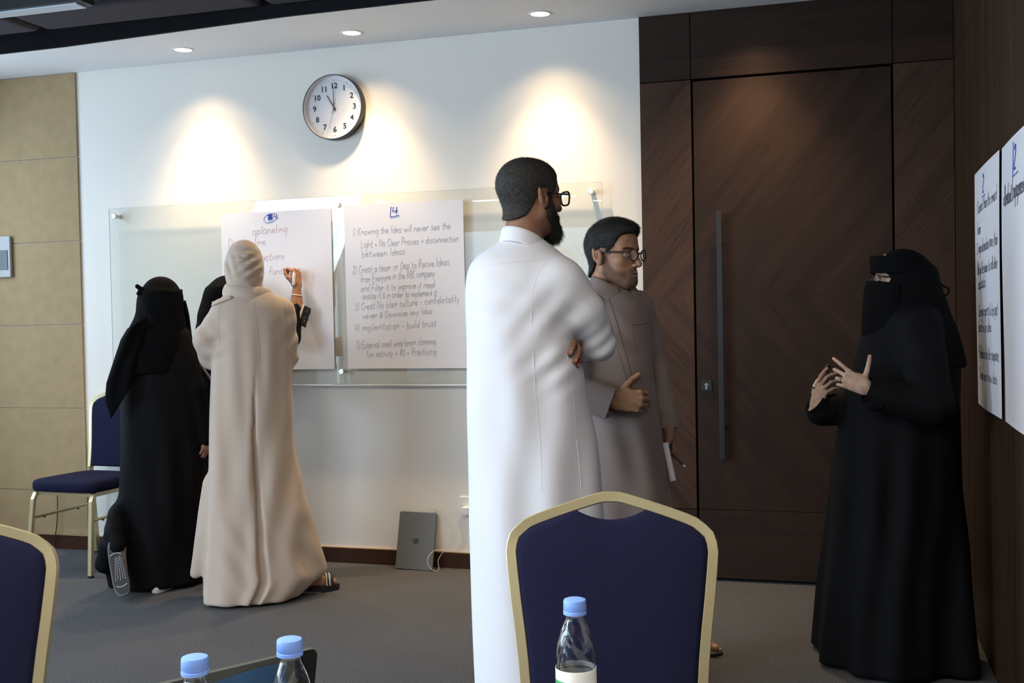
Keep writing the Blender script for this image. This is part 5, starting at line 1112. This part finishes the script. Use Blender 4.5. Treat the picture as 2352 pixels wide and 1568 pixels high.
f.add(cone((-.20, .09, .55), (-.318, .08, .125), .07, .022), .06); f.add(cone((.17, -.02, .40), (.265, .0, .13), .07, .050), .06)
WV_ = [(.006, (1, 0, .06), 50, 0, (-.1, -.15, .7), .42), (.007, (1, 0, -.22), 44, 1, (.14, -.14, .6), .38), (.004, (1, 0, 0), 70, 0, (0, -.14, 1.15), .22), (.005, (.8, 0, .6), 85, 1, (-.20, 0, 1.28), .12), (.004, (.35, 0, -.93), 75, 0, (-.19, -.05, 1.24), .12), (.005, (.7, 0, -.7), 80, 1, (.17, 0, 1.28), .12), (.006, (.8, 0, .6), 50, 0, (.22, -.1, .2), .16), (.004, (.8, 0, .5), 70, 0, (-.1, -.18, .25), .25)]
ro = be.cloth('coat', f, .0075, BEIGE, warp_waves(WV_), 2); T = bvh(ro)
BS = clothmat('beige_seam', (.44, .35, .28), .9, 0, 100, 0, 0)
seam(T, [(.0, 1.45), (.008, 1.35), (.016, 1.25), (.022, 1.145)], .0012, BS, be.root)
seam(T, [(-.150, 1.462), (-.165, 1.40), (-.168, 1.32), (-.16, 1.24)], .0013, BS, be.root); seam(T, [(.135, 1.45), (.150, 1.38), (.152, 1.28), (.15, 1.2)], .0013, BS, be.root)
def flap(u, v): 
    a = -.20+.095*u; p = on_surf(T, a+.004*v, 1.452+.034*u-.022*v, .004); return (p.x, p.y-.002, p.z)
drape('shoulder_tab', flap, 10, 5, .004, BEIGE, be.root)
f = Field(); f.add(ell((-.042, .004, 1.645), (.0875, .104, .106))); f.add(ell((-.044, .0, 1.59), (.086, .095, .09)), .04); f.add(cone((-.045, .01, 1.58), (-.040, .012, 1.50), .078, .084), .03)
be.cloth('headscarf', f, .0052, SCARF, warp_waves([(.0065, (.55, 0, -.85), 150, 0, (.0, -.09, 1.62), .075), (.006, (.95, 0, .25), 170, 1, (-.11, -.05, 1.62), .06), (.005, (.15, 0, 1), 190, 1, (-.04, -.1, 1.66), .06), (.006, (.35, 0, 1), 110, 0, (-.02, -.08, 1.55), .06)]), 2)
def wrap(th): return np.array((-.030+.100*math.cos(th), .005+.082*math.sin(th), 1.500+.012*math.sin(th*1+.4)-.028*max(0, math.cos(th))**2+.010*max(0, -math.cos(th))))
def wrapf(u, v):
    th = 2*math.pi*u; q = 2*math.pi*v; d = np.array((math.cos(th), math.sin(th), 0)); r1 = .020; r2 = .034
    k = 1+.10*math.sin(3*th+q*2); return tuple(wrap(th)+d*(r1*math.cos(q)*k)+np.array((0, 0, r2*math.sin(q)*k-.006*math.cos(q))))
nu, nv = 64, 18; V = np.array([wrapf(i/nu, j/nv) for i in range(nu) for j in range(nv)]); F = np.array([(i*nv+j, ((i+1) % nu)*nv+j, ((i+1) % nu)*nv+(j+1) % nv, i*nv+(j+1) % nv) for i in range(nu) for j in range(nv)])
mesh('scarf_wrap', V, F, SCARF, be.root)
cs = Vector((.265, .055, 0)); Rs = Matrix.Rotation(math.radians(2), 3, 'Z')
sn = MB().prism(sole_poly(.235, .085), .004, .030, lambda x, y, d: cs+Rs @ Vector((x, y, d+.012*max(0, -x)*8))).build('sandal', SD, be.root)
MB().prism(sole_poly(.20, .07), -.002, .006, lambda x, y, d: cs+Rs @ Vector((x-.01, y, d+.002))).build('sole_edge', mat('pale_sole', (.45, .42, .38), .7), sn)
def strap2(u, v): t = math.radians(-8+196*u); return tuple(cs+Rs @ Vector((.045+.040*v, .040*math.cos(t), .026+.055*max(0, math.sin(t)))))
drape('strap', strap2, 20, 6, .004, SD, sn)
for x in (.050, .066): tube_obj('strap_stripe', [tuple(cs+Rs @ Vector((x, .0425*math.cos(t), .026+.0575*max(0, math.sin(t))))) for t in np.linspace(.1, math.pi-.1, 14)], .0035, mat('white_stripe', (.6, .6, .55), .7), sn, 6)
# ---- the woman in black at left, heel raised
bl = Person((-3.356, -.732), .6059, 'woman in black abaya and veil at left with one shoe sole raised', SKIN)
fb = unit((.80, .60, 0))
bl.head((.047, .0, 1.465), fb, (0, 0, 1), FSK, None, h=.004, sc=.87, neck=(.048, -.2), ears=False)
bl.limbs([((.03, .0, 1.30), (.03, .0, .9), .08, .1), ((.12, -.04, 1.28), (.19, -.05, 1.02), .04, .034), ((.19, -.05, 1.02), (.236, -.06, .80), .032, .022), ((-.07, .07, 1.28), (-.06, .13, 1.05), .04, .034), ((-.06, .13, 1.05), (.05, .13, 1.06), .032, .022), ((-.06, .0, .9), (-.10, .0, .45), .08, .05), ((-.10, .0, .45), (-.185, -.10, .25), .042, .030), ((.10, .0, .9), (.10, .0, .09), .08, .045), ((-.185, -.12, .24), (-.168, -.15, .09), .028, .024), ((.10, .0, .045), (.02, -.06, .035), .032, .028)], FSK)
bl.hand((.238, -.066, .79), (.05, .0, -1), (.8, -.5, 0), (.42, .24, .18), h=.003, side=-1, scale=.9, curl=((30, 45, 30),)); bl.hand((.060, .130, 1.06), (.95, -.15, .2), (.1, .9, .3), FSK, h=.003, side=1, scale=.9, curl=((40, 45, 30),))
bl.body()
f = Field()
f.add(robe([(.016, -.235, .225, -.13, .22), (.135, -.255, .232, -.125, .22), (.25, -.230, .238, -.13, .20), (.36, -.200, .240, -.14, .19), (.46, -.182, .240, -.15, .18), (.79, -.170, .240, -.155, .17), (1.06, -.165, .222, -.15, .16), (1.2, -.155, .205, -.14, .15), (1.3, -.13, .18, -.125, .14), (1.38, -.08, .14, -.1, .11), (1.43, -.03, .11, -.07, .08)], pleats(31, 1.05, 0, .085, (4, 6, 9)), 2.1))
f.add(cone((.115, -.03, 1.27), (.192, -.05, 1.02), .072, .060), .03); f.add(cone((.192, -.05, 1.02), (.237, -.064, .755), .058, .044), .015)
f.add(cone((-.07, .07, 1.27), (-.06, .13, 1.05), .07, .06), .03); f.add(cone((-.06, .13, 1.05), (.045, .13, 1.06), .055, .045), .015)
f.add(ell((-.200, -.075, .33), (.045, .070, .105)), .09); f.add(cone((-.198, -.11, .31), (-.196, -.155, .262), .050, .042), .03); f.add(cone((-.225, -.05, .25), (-.262, -.03, .15), .055, .045), .04)
bl.cloth('abaya', f, .0078, ABAYA, warp_waves([(.006, (1, 0, .1), 45, 0, (-.05, -.15, .7), .4), (.006, (1, 0, 0), 52, 1, (.1, -.15, .6), .4), (.007, (.6, 0, 1), 60, 0, (-.2, -.1, .3), .12)]), 2)
f = Field(); f.add(ell((.045, -.004, 1.486), (.100, .100, .106))); f.add(ell((.03, -.01, 1.43), (.098, .1, .09)), .05)
f.add(robe([(1.10, -.195, .15, -.165, .13), (1.20, -.172, .165, -.165, .13), (1.28, -.145, .17, -.155, .13), (1.36, -.10, .165, -.135, .12), (1.43, -.062, .150, -.115, .11), (1.50, -.05, .14, -.09, .09)], pleats(9, 1.4, 1.1, .05, (3, 5, 8))), .04)
bl.cloth('headscarf', f, .0068, VEIL, warp_waves([(.005, (.8, 0, .6), 80, 0, (.0, -.12, 1.36), .12), (.005, (.6, 0, .8), 60, 0, (-.1, -.15, 1.22), .14), (.003, (.1, 0, 1), 90, 0, (.05, -.1, 1.5), .08)]), 2)
sb = np.array((-fb[1], fb[0], 0))
def panel2(u, v):
    th = math.radians(-70+140*u); c, s = math.cos(th), math.sin(th); z = 1.468-.30*v
    return tuple(np.array((.045, 0, z))+fb*((.112+.014*math.sin(min(1, v*3)*math.pi/2)+.03*v)*(.4+.6*c)+.010)-sb*((.090+.02*v)*s))
drape('face_veil', panel2, 30, 20, .0025, VEIL, bl.root)
def band2(u, v): th = 2*math.pi*u; return tuple(np.array((.045, -.002, 1.515-.045*v-.0))+fb*(.106*math.cos(th))+sb*(.104*math.sin(th))+np.array((0, 0, .012*math.cos(th))))
drape('niqab_band', band2, 48, 5, .003, VEIL, bl.root)
kb = Vector((-.045, -.045, 1.525))
f = Field(); f.add(ell(kb, (.016, .014, .012))); f.add(cone(kb, kb+Vector((-.022, -.004, .016)), .008, .012), .01); f.add(cone(kb, kb+Vector((-.018, -.004, -.020)), .008, .011), .01); bl.cloth('veil_knot', f, .004, VEIL)
SHEER = mat('sheer_black', (.02, .022, .026), .9)
tl_ = interp([0, .12, .35, .6, .8, 1], [-.118, -.150, -.185, -.222, -.232, -.205]); tr2 = interp([0, .3, .6, 1], [-.02, -.04, -.07, -.10])
def tail(u, v):
    a_ = tl_(v)+(tr2(v)-tl_(v))*u
    return (a_, -.105-.075*math.sin(math.pi*(.15+.7*u))-.012*math.sin(7*u+2*v), 1.33-(.44-.17*u)*v+.06*u*(1-v))
drape('scarf_end', tail, 20, 26, .002, VEIL, bl.root)
# trainer with its sole towards us
def shoe(P, c, ax_l, ax_w, ax_n, L_, w, name, upper):
    c, l, wv, nn = Vector(c), Vector(unit(ax_l)), Vector(unit(ax_w)), Vector(unit(ax_n))
    sg = lambda v, e: math.copysign(abs(v)**e, v)
    out = [(L_*.5*sg(math.cos(t), .85), w*.5*sg(math.sin(t), .72)*(.92-.12*math.cos(t)+.10*math.cos(2*t))) for t in np.linspace(0, 2*math.pi, 40, endpoint=False)]
    fn = lambda x, y, d: c+l*x+wv*y+nn*d
    V = []; lay = [(.93, 0), (.98, .002), (1.0, .006), (1.0, .020), (.97, .030), (.90, .045), (.70, .062), (.3, .070)]
    for sc_, d in lay: V += [fn(x*sc_+(-.0 if d < .03 else -L_*.06*(d-.03)/.04), y*sc_, -d) for x, y in out]
    n = len(out); F = [(i*n+j, i*n+(j+1) % n, (i+1)*n+(j+1) % n, (i+1)*n+j) for i in range(len(lay)-1) for j in range(n)]+[tuple(range(n))[::-1], tuple(range((len(lay)-1)*n, len(lay)*n))]
    b = MB(); b.add(V, F); so = b.build(name, upper, P.root, True, 60)
    b = MB(); b.prism([(x*.90, y*.88) for x, y in out], .0, .0016, fn); b.build('outsole', mat('dark_rubber', (.055, .055, .06), .7), so)
    return fn, so
fn, so = shoe(bl, (-.190, -.200, .160), (-.18, .26, 1.0), (.98, .10, .18), (.05, -.95, .26), .280, .092, 'trainer', mat('grey_knit_upper', (.16, .165, .18), .9))
LG = mat('pale_rubber', (.50, .50, .52), .7)
b = MB()
for r_ in range(9):
    for k in range(-2, 3):
        x = -.055+r_*.0125+(.006 if k % 2 else 0); y = k*.0115*(1-.05*r_)+.001*r_; b.box(fn(x, y, .0022), (.0032, .002, .0085), Euler((0, 0, 0)))
o = b.build('tread', LG, so); tag(o, kind='stuff')
for x0, sgn in ((.062, 1), (-.080, -1)): tube_obj('tread_bar', [fn(x0+sgn*.012*(1-(y/.03)**2), y, .0018) for y in np.linspace(-.026, .026, 11)], .0035, LG, so, 6)
shoe(bl, (.030, -.055, .002), (-.55, -.8, 0), (.8, -.55, 0), (0, 0, -1), .21, .070, 'trainer', mat('white_trainer', (.62, .62, .64), .7))
# ---- the woman writing on the sheet, hidden behind the beige coat
hd_ = Person((-3.158, -.312), .5383, 'woman in black reaching up to write on the flipchart, behind the beige coat', SKIN)
BSK = (.33, .165, .095)
hd_.head((.0, .0, 1.48), (.2, 1, 0), (0, 0, 1), BSK, None, h=.004, sc=.90, neck=(.048, -.2), ears=False)
hd_.limbs([((.0, .0, 1.34), (.0, .0, .9), .08, .1), ((.12, -.02, 1.34), (.315, -.05, 1.26), .04, .034), ((.315, -.05, 1.26), (.360, .015, 1.545), .036, .0225), ((-.12, -.02, 1.34), (-.15, -.03, 1.06), .04, .034), ((-.15, -.03, 1.06), (-.05, .08, 1.0), .032, .022), ((-.08, .0, .9), (-.09, .0, .08), .08, .045), ((.08, .0, .9), (.09, .0, .08), .08, .045), ((-.09, .0, .045), (-.07, .12, .03), .032, .026), ((.09, .0, .045), (.09, .12, .03), .032, .026)], BSK)
th_, TH = hd_.hand((.360, .012, 1.540), (-.05, .22, 1), (.62, -.78, .1), BSK, side=-1, scale=.92, curl=((58, 62, 34), (68, 62, 36), (74, 62, 36), (78, 60, 36)), spread=(3, 1, -2, -5), thumb=((.60, .72, -.35), (.25, .92, -.3), (.05, .98, -.2)), wr=.027)
hd_.hand((-.04, .09, 1.0), (.7, .7, 0), (-.6, .7, .2), BSK, h=.003, side=1, scale=.9, curl=((40, 45, 30),)); hd_.body()
f = Field()
f.add(robe([(.014, -.20, .22, -.15, .16), (.6, -.195, .2, -.145, .15), (1.0, -.20, .19, -.14, .14), (1.21, -.198, .17, -.135, .13), (1.34, -.168, .15, -.12, .12), (1.40, -.125, .11, -.1, .1), (1.45, -.07, .07, -.07, .07)], pleats(41, 1.0, 0, .05, (3, 5, 8)), 2.1))
f.add(cone((.11, -.02, 1.335), (.305, -.05, 1.265), .07, .062), .03); f.add(cone((.31, -.045, 1.262), (.352, .0, 1.445), .060, .034), .012); f.add(cone((.345, -.01, 1.34), (.385, -.005, 1.40), .03, .022), .02)
f.add(cone((.356, .004, 1.455), (.37, .02, 1.56), .036, .036), .002, 'c')
f.add(cone((-.11, -.02, 1.335), (-.15, -.03, 1.08), .066, .055), .03); f.add(cone((-.15, -.03, 1.08), (-.06, .07, 1.0), .05, .042), .015)
hd_.cloth('abaya', f, .008, ABAYA, None, 2)
f = Field(); f.add(ell((-.012, .0, 1.497), (.108, .104, .108))); f.add(robe([(1.20, -.186, .15, -.15, .13), (1.30, -.182, .14, -.145, .13), (1.40, -.172, .12, -.13, .12), (1.47, -.15, .11, -.11, .11), (1.53, -.12, .09, -.09, .09)]), .05)
hd_.cloth('headscarf', f, .008, VEIL, None, 2)
tube_obj('bracelet', [(.3545+.030*math.cos(t), .006+.027*math.sin(t), 1.492-.004*math.cos(t)) for t in np.linspace(0, 2*math.pi, 28, endpoint=False)], .0035, mat('ivory_band', (.72, .66, .56), .5), hd_.root, 8, True)
CR = mat('cream_trim', (.50, .45, .38), .8)
LACE = newmat('black_lace'); n_ = LACE[1]; vv = n_.nodes.new('ShaderNodeTexVoronoi'); vv.inputs['Scale'].default_value = 110; tcx = n_.nodes.new('ShaderNodeTexCoord'); crx = n_.nodes.new('ShaderNodeValToRGB'); crx.color_ramp.elements[0].position = .12; crx.color_ramp.elements[0].color = (.4, .4, .38, 1); crx.color_ramp.elements[1].position = .3; crx.color_ramp.elements[1].color = (.012, .012, .013, 1)
n_.links.new(tcx.outputs['Object'], vv.inputs[0]); n_.links.new(vv.outputs['Distance'], crx.inputs[0]); n_.links.new(crx.outputs[0], LACE[2].inputs['Base Color']); LACE[2].inputs['Roughness'].default_value = .9; LACE = LACE[0]
drape('cuff_trim', lambda u, v: (.349+.036*u+.010*v, -.048-.004*v+.01*u, 1.345+.100*u-.008*v), 8, 4, .003, CR, hd_.root)
drape('cuff_lace', lambda u, v: (.356+.034*u+.040*v, -.045+.01*u+.012*v, 1.335+.100*u-.022*v-.004*math.sin(u*18)), 24, 6, .003, LACE, hd_.root)
drape('robe_trim', lambda u, v: (-.188+.080*u, -.158-.02*u, 1.17-.125*u+.022*v), 14, 4, .003, mat('patterned_trim', (.50, .50, .58), .8, noise=.6, scale=90), hd_.root)
A = Vector(Wp(hd_, (.338, -.028, 1.545))); B = Vector(Wp(hd_, (.345, -.014, 1.640))); dd = B-A
b = MB(); b.tube([A, A+dd*.05, A+dd*.72], [.006, .0085, .0085], 14, 0); b.tube([A+dd*.72, A+dd*.80, A+dd*.9], [.0075, .006, .0045], 12, 1); b.tube([A+dd*.9, A+dd*1.0], [.003, .0018], 10, 2); o = b.build('marker', [WHITEP, mat('marker_collar', (.55, .22, .18), .5), mat('red_tip', (.4, .05, .05), .6)], None, True, 50); tag(o, 'white marker in the raised hand of the woman writing on the sheet', 'marker')
